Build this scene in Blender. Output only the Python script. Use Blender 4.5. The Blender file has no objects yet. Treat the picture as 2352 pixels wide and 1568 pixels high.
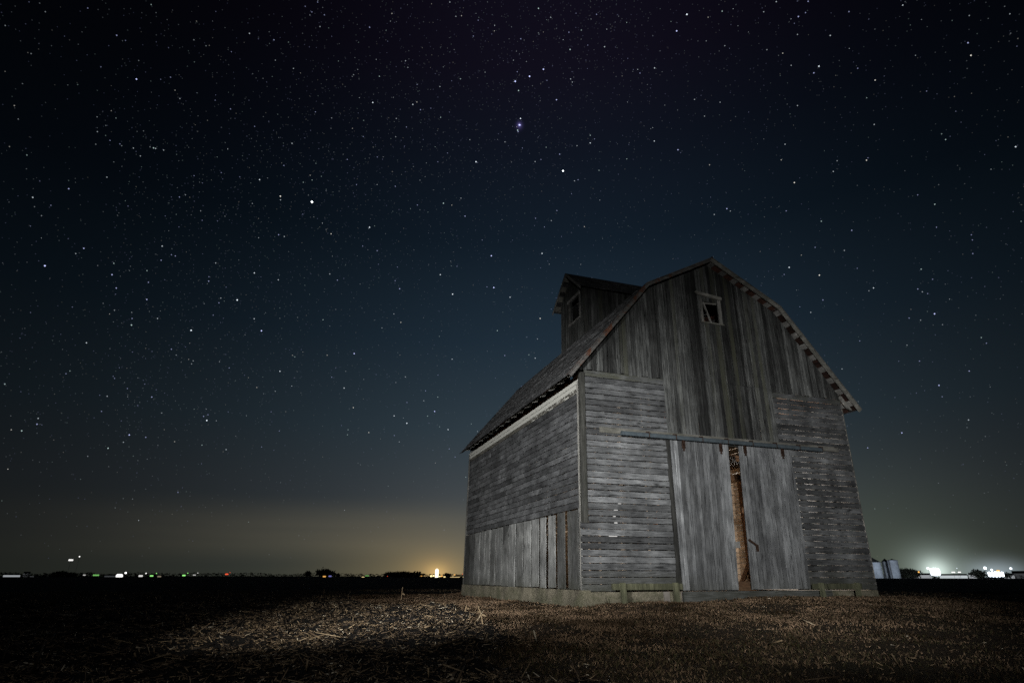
import bpy, math, random
import numpy as np
from mathutils import Vector, Matrix
random.seed(7); rng = np.random.default_rng(11)
R = random.random
def U(a, b): return a + (b - a) * random.random()
sc = bpy.context.scene
col = sc.collection

# ------------------------------------------------------------------ camera
CX, CY, CZ = -6.0312, -12.6589, 0.269
YAW, PITCH, ROLL, FPX = 0.3325, 0.3797, 0.0015, 1351.46
LEAN = 0.0221                      # the old barn leans a little towards +x
fwd = Vector((math.sin(YAW) * math.cos(PITCH), math.cos(YAW) * math.cos(PITCH), math.sin(PITCH)))
rt = Vector((math.cos(YAW), -math.sin(YAW), 0)); up = rt.cross(fwd)
c, s = math.cos(ROLL), math.sin(ROLL)
rt, up = rt * c + up * s, up * c - rt * s
cd = bpy.data.cameras.new('camera'); cam = bpy.data.objects.new('camera', cd); col.objects.link(cam)
cam.matrix_world = Matrix(((rt.x, up.x, -fwd.x, CX), (rt.y, up.y, -fwd.y, CY), (rt.z, up.z, -fwd.z, CZ), (0, 0, 0, 1)))
cd.sensor_width = 36; cd.lens = FPX / 2352 * 36; cd.clip_start = 0.05; cd.clip_end = 30000
sc.camera = cam
def ray(px, py):                   # direction of a point of the 2352 px wide photograph
    return (rt * (px - 1176) + up * (784 - py) + fwd * FPX).normalized()
def far(px, dist, py=None):        # where something far off stands, and its height there
    d = ray(px, 1322.5); h = Vector((d.x, d.y, 0)).normalized()
    x, y = CX + h.x * dist, CY + h.y * dist
    if py is None: return x, y
    e = ray(px, py); z = CZ + dist * e.z / math.hypot(e.x, e.y)
    return x, y, z

# ------------------------------------------------------------------ helpers
def tag(o, label=None, cat=None, group=None, kind=None):
    if label: o['label'] = label
    if cat: o['category'] = cat
    if group: o['group'] = group
    if kind: o['kind'] = kind
    return o
def empty(name, loc, label, cat, group=None):
    o = bpy.data.objects.new(name, None); col.objects.link(o); o.location = loc
    o.empty_display_size = .3
    return tag(o, label, cat, group)

class MB:
    def __init__(self): self.v = []; self.f = []; self.t = []
    def add(self, vs, fs, tone):
        n = len(self.v); self.v += [tuple(p) for p in vs]
        for f in fs: self.f.append(tuple(i + n for i in f)); self.t.append(tone)
        return self
    def hexa(self, p, tone=(1, 0, 0)):           # p: 4 bottom, 4 top (counter-clockwise)
        return self.add(p, [(3, 2, 1, 0), (4, 5, 6, 7), (0, 1, 5, 4), (1, 2, 6, 5), (2, 3, 7, 6), (3, 0, 4, 7)], tone)
    def box(self, x0, x1, y0, y1, z0, z1, tone=(1, 0, 0)):
        return self.hexa([(x0, y0, z0), (x1, y0, z0), (x1, y1, z0), (x0, y1, z0), (x0, y0, z1), (x1, y0, z1), (x1, y1, z1), (x0, y1, z1)], tone)
    def prism(self, out, ax, d0, d1, tone=(1, 0, 0)):   # outline in the plane across ax, swept from d0 to d1
        n = len(out)
        def P(a, b, d): return (d, a, b) if ax == 'x' else (a, d, b) if ax == 'y' else (a, b, d)
        vs = [P(a, b, d0) for a, b in out] + [P(a, b, d1) for a, b in out]
        fs = [tuple(range(n)), tuple(range(2 * n - 1, n - 1, -1))] + [((i + 1) % n, i, i + n, (i + 1) % n + n) for i in range(n)]
        return self.add(vs, fs, tone)
    def bar(self, a, b, w, h, tone=(1, 0, 0), upv=(0, 0, 1)):
        a, b = Vector(a), Vector(b); d = (b - a).normalized(); u = Vector(upv)
        sd = d.cross(u)
        if sd.length < 1e-3: sd = d.cross(Vector((1, 0, 0)))
        sd.normalize(); u = sd.cross(d)
        q = [sd * (-w / 2) - u * (h / 2), sd * (w / 2) - u * (h / 2), sd * (w / 2) + u * (h / 2), sd * (-w / 2) + u * (h / 2)]
        return self.hexa([a + k for k in q] + [b + k for k in q], tone)
    def tube(self, pts, rad, n=8, tone=(1, 0, 0)):
        pts = [Vector(p) for p in pts]; vs = []; fs = []
        for i, p in enumerate(pts):
            d = (pts[min(i + 1, len(pts) - 1)] - pts[max(i - 1, 0)]).normalized()
            a = d.cross(Vector((0, 1, .01))); 
            if a.length < 1e-3: a = d.cross(Vector((1, 0, 0)))
            a.normalize(); b = d.cross(a); r = rad[i] if isinstance(rad, (list, tuple)) else rad
            vs += [p + a * (r * math.cos(2 * math.pi * k / n)) + b * (r * math.sin(2 * math.pi * k / n)) for k in range(n)]
        for i in range(len(pts) - 1):
            for k in range(n): fs.append((i * n + k, i * n + (k + 1) % n, (i + 1) * n + (k + 1) % n, (i + 1) * n + k))
        fs += [tuple(range(n))[::-1], tuple((len(pts) - 1) * n + k for k in range(n))]
        return self.add(vs, fs, tone)
    def ball(self, c, r, tone=(1, 0, 0), n=8, sz=1):
        vs = [(c[0], c[1], c[2] - r * sz)]; fs = []; m = n // 2
        for i in range(1, m):
            a = -math.pi / 2 + math.pi * i / m
            vs += [(c[0] + r * math.cos(a) * math.cos(2 * math.pi * k / n), c[1] + r * math.cos(a) * math.sin(2 * math.pi * k / n), c[2] + r * sz * math.sin(a)) for k in range(n)]
        vs.append((c[0], c[1], c[2] + r * sz)); L = len(vs) - 1
        for k in range(n):
            fs.append((0, 1 + (k + 1) % n, 1 + k)); fs.append((L, 1 + (m - 2) * n + k, 1 + (m - 2) * n + (k + 1) % n))
            for i in range(m - 2): fs.append((1 + i * n + k, 1 + i * n + (k + 1) % n, 1 + (i + 1) * n + (k + 1) % n, 1 + (i + 1) * n + k))
        return self.add(vs, fs, tone)
    def build(self, name, mat, parent=None, lean=False, smooth=False):
        V = np.array(self.v, dtype=np.float64)
        if lean: V[:, 0] += LEAN * V[:, 2]
        if parent is not None and not lean_parent(parent): V = V - np.array(wloc(parent))
        if parent is not None and lean_parent(parent): V = V - np.array(wloc(parent))
        me = bpy.data.meshes.new(name); me.from_pydata(V.tolist(), [], self.f); me.materials.append(mat)
        a = me.attributes.new('tone', 'FLOAT_VECTOR', 'FACE'); a.data.foreach_set('vector', np.array(self.t, dtype=np.float32).ravel())
        if smooth: me.shade_smooth()
        me.update(); o = bpy.data.objects.new(name, me); col.objects.link(o)
        if parent is not None: o.parent = parent
        return o
def lean_parent(p): return False
def wloc(o):
    v = Vector((0, 0, 0))
    while o is not None: v += o.location; o = o.parent
    return v

# ------------------------------------------------------------------ materials
class NT:
    def __init__(self, name, world=False):
        if world: self.m = bpy.data.worlds.new(name)
        else: self.m = bpy.data.materials.new(name)
        self.m.use_nodes = True; self.t = self.m.node_tree; self.t.nodes.clear()
    def n(self, typ, **kw):
        o = self.t.nodes.new(typ)
        for k, v in kw.items():
            if k == 'ins':
                for kk, vv in v.items():
                    if isinstance(vv, bpy.types.NodeSocket): self.t.links.new(vv, o.inputs[kk])
                    else: o.inputs[kk].default_value = vv
            else: setattr(o, k, v)
        return o
    def math(self, op, a, b=None, c=None, clamp=False):
        o = self.t.nodes.new('ShaderNodeMath'); o.operation = op; o.use_clamp = clamp
        for i, q in enumerate((a, b, c)):
            if q is None: continue
            if isinstance(q, bpy.types.NodeSocket): self.t.links.new(q, o.inputs[i])
            else: o.inputs[i].default_value = q
        return o.outputs[0]
    def mix(self, f, a, b, bt='MIX'):
        o = self.t.nodes.new('ShaderNodeMix'); o.data_type = 'RGBA'; o.blend_type = bt
        for i, q in ((0, f), (6, a), (7, b)):
            if isinstance(q, bpy.types.NodeSocket): self.t.links.new(q, o.inputs[i])
            else: o.inputs[i].default_value = (*q, 1) if isinstance(q, tuple) and len(q) == 3 else q
        return o.outputs[2]
    def ramp(self, f, stops, interp='LINEAR'):
        o = self.t.nodes.new('ShaderNodeValToRGB'); self.t.links.new(f, o.inputs[0]); e = o.color_ramp; e.interpolation = interp
        while len(e.elements) < len(stops): e.elements.new(.5)
        for k, (p, cc) in enumerate(stops):
            e.elements[k].position = p; e.elements[k].color = (*cc, 1) if isinstance(cc, tuple) else (cc, cc, cc, 1)
        return o.outputs[0]
    def noise(self, vec, scale=1, detail=4, rough=.6, dist=0):
        o = self.n('ShaderNodeTexNoise', ins={'Vector': vec, 'Scale': scale, 'Detail': detail, 'Roughness': rough, 'Distortion': dist})
        return o.outputs[0]
    def vmul(self, v, s):
        o = self.t.nodes.new('ShaderNodeVectorMath'); o.operation = 'MULTIPLY'; self.t.links.new(v, o.inputs[0]); o.inputs[1].default_value = s; return o.outputs[0]
    def vadd(self, v, w):
        o = self.t.nodes.new('ShaderNodeVectorMath'); o.operation = 'ADD'; self.t.links.new(v, o.inputs[0])
        if isinstance(w, bpy.types.NodeSocket): self.t.links.new(w, o.inputs[1])
        else: o.inputs[1].default_value = w
        return o.outputs[0]
    def out(self, colr, rough=.85, metal=0, bump=None, bstr=.3, bdist=.01, spec=.3):
        b = self.n('ShaderNodeBsdfPrincipled', ins={'Roughness': rough, 'Metallic': metal, 'Specular IOR Level': spec})
        if isinstance(colr, bpy.types.NodeSocket): self.t.links.new(colr, b.inputs['Base Color'])
        else: b.inputs['Base Color'].default_value = (*colr, 1)
        if bump is not None:
            k = self.n('ShaderNodeBump', ins={'Strength': bstr, 'Distance': bdist, 'Height': bump}); self.t.links.new(k.outputs[0], b.inputs['Normal'])
        o = self.n('ShaderNodeOutputMaterial'); self.t.links.new(b.outputs[0], o.inputs[0]); return self.m

def wood(name, axis, dark, light, fine=42, streak=.5, moss=(.062, .064, .040), algae=0., rust=0., paint=None, mid=.5):
    m = NT(name); at = m.n('ShaderNodeAttribute', attribute_name='tone'); sp = m.n('ShaderNodeSeparateXYZ', ins={0: at.outputs['Vector']})
    pos = m.n('ShaderNodeNewGeometry').outputs['Position']
    off = m.n('ShaderNodeCombineXYZ', ins={0: m.math('MULTIPLY', sp.outputs[1], 37.), 1: m.math('MULTIPLY', sp.outputs[1], 91.), 2: m.math('MULTIPLY', sp.outputs[1], 53.)}).outputs[0]
    p = m.vadd(pos, off)
    sc_ = {'x': (3.5, fine, fine), 'y': (fine, 3.5, fine), 'z': (fine, fine, 2.2)}[axis]
    sc2 = {'x': (1.6, 9, 9), 'y': (9, 1.6, 9), 'z': (10, 10, .5)}[axis]
    g = m.noise(m.vmul(p, sc_), 1, 7, .72, .35)
    g2 = m.noise(m.vmul(p, sc2), 1, 4, .6, .8)
    bl = m.noise(m.vmul(p, (1.7, 1.7, 1.7)), 1, 5, .6)
    gg = m.math('ADD', m.math('MULTIPLY', g, .5), m.math('ADD', m.math('MULTIPLY', g2, streak * .5), m.math('MULTIPLY', bl, .5 - streak * .5)))
    k = m.ramp(gg, [(.37, tuple(q * .7 for q in dark)), (mid, tuple(a * .65 + b * .35 for a, b in zip(dark, light))), (.62, light)])
    sc3 = {'x': (2.2, 30, 30), 'y': (30, 2.2, 30), 'z': (34, 34, 1.0)}[axis]
    ck = m.ramp(m.noise(m.vmul(p, sc3), 1, 5, .6, .5), [(.33, .25), (.42, 1.)])
    k = m.mix(1., k, ck, 'MULTIPLY')
    k = m.mix(1., k, m.n('ShaderNodeCombineXYZ', ins={0: sp.outputs[0], 1: sp.outputs[0], 2: sp.outputs[0]}).outputs[0], 'MULTIPLY')
    kv = m.n('ShaderNodeTexVoronoi', ins={'Vector': m.vmul(p, {'x': (1.3, 4.2, 4.2), 'y': (4.2, 1.3, 4.2), 'z': (4.2, 4.2, 1.3)}[axis]), 'Scale': 1.})
    k = m.mix(1., k, m.ramp(kv.outputs[0], [(.045, .22), (.13, 1.)]), 'MULTIPLY')
    k = m.mix(1., k, m.ramp(m.noise(m.vmul(pos, (1.1, 1.1, 1.1)), 1, 4, .6), [(.38, .72), (.62, 1.12)]), 'MULTIPLY')
    mf = m.math('MULTIPLY', sp.outputs[2], m.ramp(m.noise(m.vmul(p, tuple(q * .4 for q in sc2)), 1, 5, .7), [(.4, 0.), (.62, 1.)]), clamp=True)
    k = m.mix(mf, k, moss)
    if algae:
        z = m.n('ShaderNodeSeparateXYZ', ins={0: pos}).outputs[2]
        f = m.math('MULTIPLY', m.ramp(m.math('ADD', z, m.math('MULTIPLY', m.noise(pos, 5, 5, .7), .55)), [(.18, 1.), (.62, 0.)]), algae)
        k = m.mix(m.math('MULTIPLY', f, .6), k, (.055, .058, .04))
    if paint:
        q = m.noise(m.vmul(p, {'x': (4, 14, 14), 'y': (14, 4, 14), 'z': (14, 14, 4)}[axis]), 1, 7, .75)
        lvl = m.math('ADD', q, m.math('MULTIPLY', sp.outputs[0], .0))
        f = m.ramp(m.math('SUBTRACT', q, sp.outputs[2]), [(.28, 0.), (.33, 1.)])
        k = m.mix(f, k, m.mix(m.math('MULTIPLY', g, .5), paint, tuple(q * .55 for q in paint)))
    if rust:
        f = m.ramp(m.noise(m.vmul(pos, (3, 3, 3)), 1, 6, .7), [(.52, 0.), (.60, rust)])
        k = m.mix(f, k, m.mix(g, (.030, .012, .008), (.15, .055, .025)))
    return m.out(k, .88, 0, gg, .55, .012, .25)

GR_D, GR_L = (.036, .038, .040), (.180, .186, .19)
M = {}
M['wood_x'] = wood('weathered_board_along_x', 'x', GR_D, GR_L, algae=.6, streak=.3, fine=60)
M['wood_y'] = wood('weathered_board_along_y', 'y', (.038, .039, .041), (.155, .16, .165), streak=.25, fine=60)
M['wood_side_low'] = wood('weathered_plank_upright', 'z', (.05, .052, .052), (.27, .275, .27), algae=.85, streak=.35)
M['wood_gable'] = wood('dark_gable_board', 'z', (.008, .009, .009), (.15, .155, .15), streak=.66, fine=55)
M['wood_door'] = wood('door_board', 'z', (.060, .063, .066), (.255, .264, .27), streak=.3, algae=.5, fine=60)
M['trim'] = wood('trim_board', 'z', (.09, .09, .085), (.36, .35, .32), streak=.3)
M['trim_x'] = wood('trim_board_along_x', 'x', (.08, .08, .07), (.30, .29, .26), streak=.3, algae=.8)
M['trim_y'] = wood('trim_board_along_y', 'y', (.09, .09, .085), (.34, .33, .31), streak=.3)
M['post'] = wood('old_dark_post', 'z', (.025, .026, .024), (.13, .13, .12), streak=.5, algae=.5)
M['paint_y'] = wood('peeling_white_paint', 'y', (.05, .045, .04), (.2, .19, .17), paint=(.50, .50, .455))
M['shingle'] = wood('weathered_wood_shingle', 'y', (.016, .017, .018), (.17, .172, .175), fine=20, streak=.4)
M['brown_x'] = wood('bare_brown_timber_along_x', 'x', (.10, .05, .025), (.34, .19, .10))
M['brown_y'] = wood('bare_brown_timber_along_y', 'y', (.30, .22, .15), (.66, .52, .38))
M['brown_z'] = wood('bare_brown_timber_upright', 'z', (.12, .055, .022), (.38, .19, .085))
M['under'] = wood('brown_shingle_underside', 'y', (.018, .010, .008), (.10, .044, .030), streak=.4)
M['rake'] = wood('rust_stained_rake_flashing', 'x', (.045, .042, .04), (.19, .185, .175), rust=.9, streak=.4)

def simple(name, base, rough=.8, metal=0, var=.35, scale=6, bump=.2, dark=None):
    m = NT(name); pos = m.n('ShaderNodeNewGeometry').outputs['Position']
    n = m.noise(pos, scale, 6, .65); d = dark or tuple(q * (1 - var) for q in base)
    return m.out(m.mix(m.ramp(n, [(.3, 0.), (.7, 1.)]), d, base), rough, metal, n, bump, .01)
def emit(name, colr, strength, sampled=False):
    m = NT(name); e = m.n('ShaderNodeEmission', ins={'Color': (*colr, 1), 'Strength': strength}); o = m.n('ShaderNodeOutputMaterial'); m.t.links.new(e.outputs[0], o.inputs[0])
    if not sampled:
        try: m.m.cycles.emission_sampling = 'NONE'
        except Exception: pass
    return m.m
M['steel'] = simple('galvanised_rail', (.062, .080, .092), .75, .0, .45, 7)
M['rust'] = simple('rusty_iron', (.055, .030, .020), .8, .3, .7, 30)
M['iron'] = simple('dark_iron', (.03, .03, .03), .6, .6, .4, 20)
M['plate'] = simple('bare_metal_plate', (.45, .44, .42), .5, .6, .4, 30)
M['dark'] = simple('dark_far_shape', (.012, .014, .013), .95, 0, .5, .3)
M['fartree'] = simple('far_foliage', (.045, .05, .035), .95, 0, .6, .5)
M['slab'] = simple('concrete_slab', (.22, .20, .18), .9, 0, .4, 4)
M['bin'] = simple('corrugated_bin_steel', (.27, .30, .33), .95, 0, .5, .25)
M['shed'] = simple('pale_shed_wall', (.6, .6, .58), .7, 0, .3, .2)
M['pole'] = simple('far_pole', (.1, .1, .1), .7, 0, .3, .4)

def concrete():
    m = NT('mossy_old_concrete'); pos = m.n('ShaderNodeNewGeometry').outputs['Position']
    z = m.n('ShaderNodeSeparateXYZ', ins={0: pos}).outputs[2]
    a = m.noise(pos, 2.2, 8, .7); b = m.noise(pos, 38, 6, .75); d = m.noise(m.vmul(pos, (1.6, 1.6, 2.5)), 1, 6, .7)
    k = m.ramp(m.math('ADD', m.math('MULTIPLY', a, .5), m.math('MULTIPLY', b, .5)), [(.38, (.03, .028, .022)), (.48, (.135, .122, .090)), (.62, (.29, .262, .195))])
    f = m.ramp(m.math('SUBTRACT', d, m.math('MULTIPLY', z, .25)), [(.46, 0.), (.66, .85)])
    k = m.mix(m.math('MULTIPLY', f, .7), k, (.065, .072, .036))
    peb = m.n('ShaderNodeTexVoronoi', ins={'Vector': pos, 'Scale': 26.})
    k = m.mix(m.ramp(peb.outputs[0], [(.1, .5), (.22, 0.)]), k, (.36, .33, .27))
    return m.out(k, .92, 0, m.math('ADD', a, b), .9, .02)
M['concrete'] = concrete()

# ------------------------------------------------------------------ the ground
W, L, H = 8.42, 10.26, 5.1
def sm(t): t = np.clip(t, 0, 1); return t * t * (3 - 2 * t)
def vnoise(x, y, seed=0):
    xi, yi = np.floor(x).astype(np.int64), np.floor(y).astype(np.int64); fx, fy = x - xi, y - yi
    fx, fy = fx * fx * (3 - 2 * fx), fy * fy * (3 - 2 * fy)
    def h(a, b):
        n = (a * 374761393 + b * 668265263 + seed * 1442695041) & 0xffffffff
        n = ((n ^ (n >> 13)) * 1274126177) & 0xffffffff
        return ((n ^ (n >> 16)) & 0xffff) / 65535.
    return (h(xi, yi) * (1 - fx) + h(xi + 1, yi) * fx) * (1 - fy) + (h(xi, yi + 1) * (1 - fx) + h(xi + 1, yi + 1) * fx) * fy
def edge_x(y):   # where the grass stops and the corn stubble starts
    e = -2.9 + 1.1 * (vnoise(y * .35, y * 0 + 3.3, 5) - .5) * 2 + .25 * (vnoise(y * 1.7, y * 0 + 1.3, 6) - .5) * 2
    return np.where(y < -4.5, e - 1.0 * sm((-4.5 - y) / 3.), e - .8 * sm((y - 4) / 8))
def grassy(x, y):
    g = sm((x - edge_x(y)) / .35 + .5)
    g = g * sm((17.0 + 1.5 * (vnoise(y * .3, y * 0 + 9., 4) - .5) - x) / .6) * sm((24 - y) / 3.)
    return g
def height(x, y):
    x = np.asarray(x, float); y = np.asarray(y, float)
    dx = np.maximum(np.maximum(-x, x - W), 0); dy = np.maximum(np.maximum(-y, y - L), 0)
    d = np.hypot(dx, dy); t = sm(1 - d / 7.)
    top = -.395 + .115 * sm((x + .5) / 1.1) + .085 * sm((x - 2) / 2)
    h = -.56 + (top + .56) * t
    g = grassy(x, y)
    near = sm((60 - np.hypot(x, y)) / 30)
    h = h + near * (.05 * (vnoise(x * .6, y * .6, 1) - .5) + .02 * (vnoise(x * 2.3, y * 2.3, 2) - .5) * (1 + t * -1))
    clod = (1 - g) * near
    h = h + clod * (.10 * (vnoise(x * 2.6, y * 2.6, 3) ** 2) + .06 * (vnoise(x * 7., y * 7., 8) ** 2))
    h = h + g * near * .025 * (vnoise(x * 9, y * 9, 12) - .5)
    return h
def axis_pts(fine0, fine1, step, lo, hi, start):
    a = list(np.arange(fine0, fine1, step)); k = start; p = a[-1] + k
    while p < hi: a.append(p); k *= 1.35; p += k
    a.append(hi); k = start; p = a[0] - k; pre = []
    while p > lo: pre.append(p); k *= 1.35; p -= k
    pre.append(lo); return np.array(pre[::-1] + a)
gx = axis_pts(-14, 18, .085, -6000, 6000, .15); gy = axis_pts(-12, 12, .085, -6000, 6000, .15)
GX, GY = np.meshgrid(gx, gy); GZ = height(GX, GY)
nx, ny = len(gx), len(gy); idx = np.arange(nx * ny).reshape(ny, nx)
faces = np.stack([idx[:-1, :-1], idx[:-1, 1:], idx[1:, 1:], idx[1:, :-1]], -1).reshape(-1, 4)
def np_mesh(name, V, F, mat, tone=None, smooth=False):
    me = bpy.data.meshes.new(name); k = F.shape[1]
    me.vertices.add(len(V)); me.vertices.foreach_set('co', np.ascontiguousarray(V, dtype=np.float32).ravel())
    me.loops.add(F.size); me.loops.foreach_set('vertex_index', np.ascontiguousarray(F, dtype=np.int32).ravel())
    me.polygons.add(len(F)); me.polygons.foreach_set('loop_start', np.arange(0, F.size, k, dtype=np.int32))
    me.update(calc_edges=True)
    if tone is not None:
        a = me.attributes.new('tone', 'FLOAT_VECTOR', 'FACE'); a.data.foreach_set('vector', np.ascontiguousarray(tone, dtype=np.float32).ravel())
    me.materials.append(mat)
    if smooth: me.shade_smooth()
    o = bpy.data.objects.new(name, me); col.objects.link(o); return o
def ground_mat():
    m = NT('ground_soil_and_turf'); pos = m.n('ShaderNodeNewGeometry').outputs['Position']
    at = m.n('ShaderNodeAttribute', attribute_name='turf').outputs['Fac']
    a = m.noise(pos, 7, 8, .7); b = m.noise(pos, 45, 6, .75)
    soil = m.ramp(m.math('ADD', m.math('MULTIPLY', a, .5), m.math('MULTIPLY', b, .5)), [(.3, (.006, .006, .007)), (.7, (.030, .027, .024))])
    turf = m.ramp(m.math('ADD', m.math('MULTIPLY', a, .4), m.math('MULTIPLY', b, .6)), [(.3, (.022, .016, .010)), (.7, (.10, .070, .045))])
    n2 = m.noise(pos, .9, 5, .6)
    turf = m.mix(m.ramp(n2, [(.4, 0.), (.7, .6)]), turf, (.035, .035, .018))
    return m.out(m.mix(at, soil, turf), .95, 0, m.math('ADD', a, b), 1., .03, .15)
g = np_mesh('ground', np.stack([GX, GY, GZ], -1).reshape(-1, 3), faces, ground_mat(), smooth=True)
a = g.data.attributes.new('turf', 'FLOAT', 'POINT'); a.data.foreach_set('value', grassy(GX, GY).astype(np.float32).ravel())
tag(g, kind='structure')

def in_view(x, y, margin=120):
    dx, dy = x - CX, y - CY; dz = height(x, y) - CZ
    z = dx * fwd.x + dy * fwd.y + dz * fwd.z
    px = 1176 + FPX * (dx * rt.x + dy * rt.y + dz * rt.z) / np.maximum(z, .01)
    py = 784 - FPX * (dx * up.x + dy * up.y + dz * up.z) / np.maximum(z, .01)
    return (z > 1) & (px > -margin) & (px < 2352 + margin) & (py < 1568 + margin * 2)
def scatter(n, dmax, power=1.):      # ground points round the camera's side of the barn, denser nearby
    th = rng.uniform(YAW - .95, YAW + .95, n); d = 3.5 + (dmax - 3.5) * rng.random(n) ** power
    x = CX + d * np.sin(th); y = CY + d * np.cos(th)
    ok = in_view(x, y) & ~((x > -.05) & (x < W + .05) & (y > -.12) & (y < L + .1))
    return x[ok], y[ok], d[ok]

# grass
def blade_mat():
    m = NT('dormant_grass'); sp = m.n('ShaderNodeSeparateXYZ', ins={0: m.n('ShaderNodeAttribute', attribute_name='tone').outputs['Vector']})
    k = m.ramp(sp.outputs[0], [(0., (.03, .018, .010)), (.45, (.140, .098, .064)), (1., (.36, .245, .16))])
    k = m.mix(sp.outputs[2], k, (.05, .055, .025))
    b = m.n('ShaderNodeBsdfDiffuse', ins={'Color': k}); t = m.n('ShaderNodeBsdfTranslucent', ins={'Color': k})
    x = m.n('ShaderNodeMixShader', ins={0: .25, 1: b.outputs[0], 2: t.outputs[0]}); o = m.n('ShaderNodeOutputMaterial'); m.t.links.new(x.outputs[0], o.inputs[0]); return m.m
def blades(n, dmax, power, hmin, hmax, maskf):
    x, y, d = scatter(n, dmax, power); k = maskf(x, y) > rng.random(len(x)); x, y, d = x[k], y[k], d[k]; n = len(x)
    z = height(x, y); h = rng.uniform(hmin, hmax, n) * (.6 + .8 * vnoise(x * 1.3, y * 1.3, 21)); w = (.0028 + .00055 * d) * rng.uniform(.7, 1.4, n)
    a = rng.uniform(0, 2 * np.pi, n); le = rng.uniform(.3, 2.2, n) * h; b = rng.uniform(0, 2 * np.pi, n)
    P0 = np.stack([x - w * np.cos(a), y - w * np.sin(a), z - .01], -1); P1 = np.stack([x + w * np.cos(a), y + w * np.sin(a), z - .01], -1)
    mx, my = x + .35 * le * np.cos(b), y + .35 * le * np.sin(b)
    P2 = np.stack([mx + w * .7 * np.cos(a), my + w * .7 * np.sin(a), z + h * .6], -1); P3 = np.stack([mx - w * .7 * np.cos(a), my - w * .7 * np.sin(a), z + h * .6], -1)
    P4 = np.stack([x + le * np.cos(b), y + le * np.sin(b), z + h], -1)
    V = np.stack([P0, P1, P2, P3, P4], 1).reshape(-1, 3); i = np.arange(n) * 5
    F = np.concatenate([np.stack([i, i + 1, i + 2], -1), np.stack([i, i + 2, i + 3], -1), np.stack([i + 3, i + 2, i + 4], -1)], 0)
    tn = np.clip(rng.normal(.42, .2, n) + .7 * (vnoise(x * 1.1, y * 1.1, 31) - .5) + .5 * (vnoise(x * 4, y * 4, 33) - .5), 0, 1)
    gr = np.where(rng.random(n) < .08 + .35 * sm((-4 - y) / 3), .7, .05) * sm(1 - np.abs(y + 5) / 12)
    T = np.stack([tn, rng.random(n), gr], -1); return V, F, np.concatenate([T] * 3, 0)
V, F, T = blades(470000, 32, 1.05, .012, .042, lambda x, y: grassy(x, y) * (.30 + .70 * sm((y + 7.) / 5.)) * (.25 + 1.1 * sm(3.2 * (vnoise(x * .9, y * .9, 51) * .6 + vnoise(x * 3.1, y * 3.1, 52) * .4 - .30))))
tag(np_mesh('grass', V, F, blade_mat(), T), 'short brown dormant grass around the barn and across the right foreground', 'grass', kind='stuff')

# corn residue in the field
def residue_mat():
    m = NT('corn_residue'); at = m.n('ShaderNodeAttribute', attribute_name='tone'); sp = m.n('ShaderNodeSeparateXYZ', ins={0: at.outputs['Vector']})
    pos = m.n('ShaderNodeNewGeometry').outputs['Position']; n = m.noise(pos, 30, 4, .6)
    k = m.ramp(sp.outputs[0], [(0., (.035, .026, .018)), (.45, (.16, .11, .065)), (.8, (.46, .34, .20)), (1., (.68, .60, .46))])
    k = m.mix(1., k, m.ramp(n, [(.3, .45), (.65, 1.)]), 'MULTIPLY'); return m.out(k, .6, 0, n, .3, .003, .4)
def residue():
    Vs, Fs, Ts = [], [], []; off = 0
    for n, dmax, pw, l0, l1, w0, w1, maskf in (
        (210000, 40, 1.1, .015, .075, .0015, .006, lambda x, y: (1 - grassy(x, y)) + .035),
        (20000, 34, 1.1, .05, .16, .003, .008, lambda x, y: (1 - grassy(x, y)) + .035),
        (1500, 30, .9, .15, .38, .006, .011, lambda x, y: (1 - grassy(x, y)) + .035)):
        x, y, d = scatter(n, dmax, pw); k = maskf(x, y) * (.35 + .9 * vnoise(x * 1.2, y * 1.2, 41)) > rng.random(len(x)); x, y, d = x[k], y[k], d[k]; n = len(x)
        w = rng.uniform(w0, w1, n) + .00035 * d; l = rng.uniform(l0, l1, n); a = rng.uniform(0, 2 * np.pi, n)
        pit = np.abs(rng.normal(0, .22, n)); pit = np.where(rng.random(n) < .05, rng.uniform(.5, 1.3, n), pit)
        dx, dy, dz = np.cos(a) * np.cos(pit), np.sin(a) * np.cos(pit), np.sin(pit)
        sx, sy = -np.sin(a), np.cos(a); z = height(x, y) + w * .8
        A = np.stack([x, y, z], -1); B = A + np.stack([dx, dy, dz], -1) * l[:, None]
        S_ = np.stack([sx, sy, 0 * sx], -1) * w[:, None]; N_ = np.cross(np.stack([dx, dy, dz], -1), S_); tn = rng.uniform(.35, .9, n)[:, None]
        r = rng.uniform(.5, 1., n)[:, None]
        Q = np.stack([A - S_, A + N_ * tn, A + S_, A - N_ * tn, B - S_ * r, B + N_ * tn * r, B + S_ * r, B - N_ * tn * r], 1).reshape(-1, 3)
        i = np.arange(n) * 8 + off
        F = np.concatenate([np.stack([i + p, i + q, i + 4 + q, i + 4 + p], -1) for p, q in ((0, 1), (1, 2), (2, 3), (3, 0))] + [np.stack([i, i + 3, i + 2, i + 1], -1), np.stack([i + 4, i + 5, i + 6, i + 7], -1)], 0)
        T = np.stack([np.clip(rng.normal(.33, .30, n), 0, 1), rng.random(n), 0 * x], -1)
        Vs.append(Q); Fs.append(F); Ts.append(np.concatenate([T] * 6, 0)); off += len(Q)
    return np.concatenate(Vs), np.concatenate(Fs), np.concatenate(Ts)
V, F, T = residue(); RES = residue_mat()
tag(np_mesh('corn_stubble', V, F, RES, T), 'broken corn stalks and husks strewn over the dark field', 'crop residue', kind='stuff')

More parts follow.
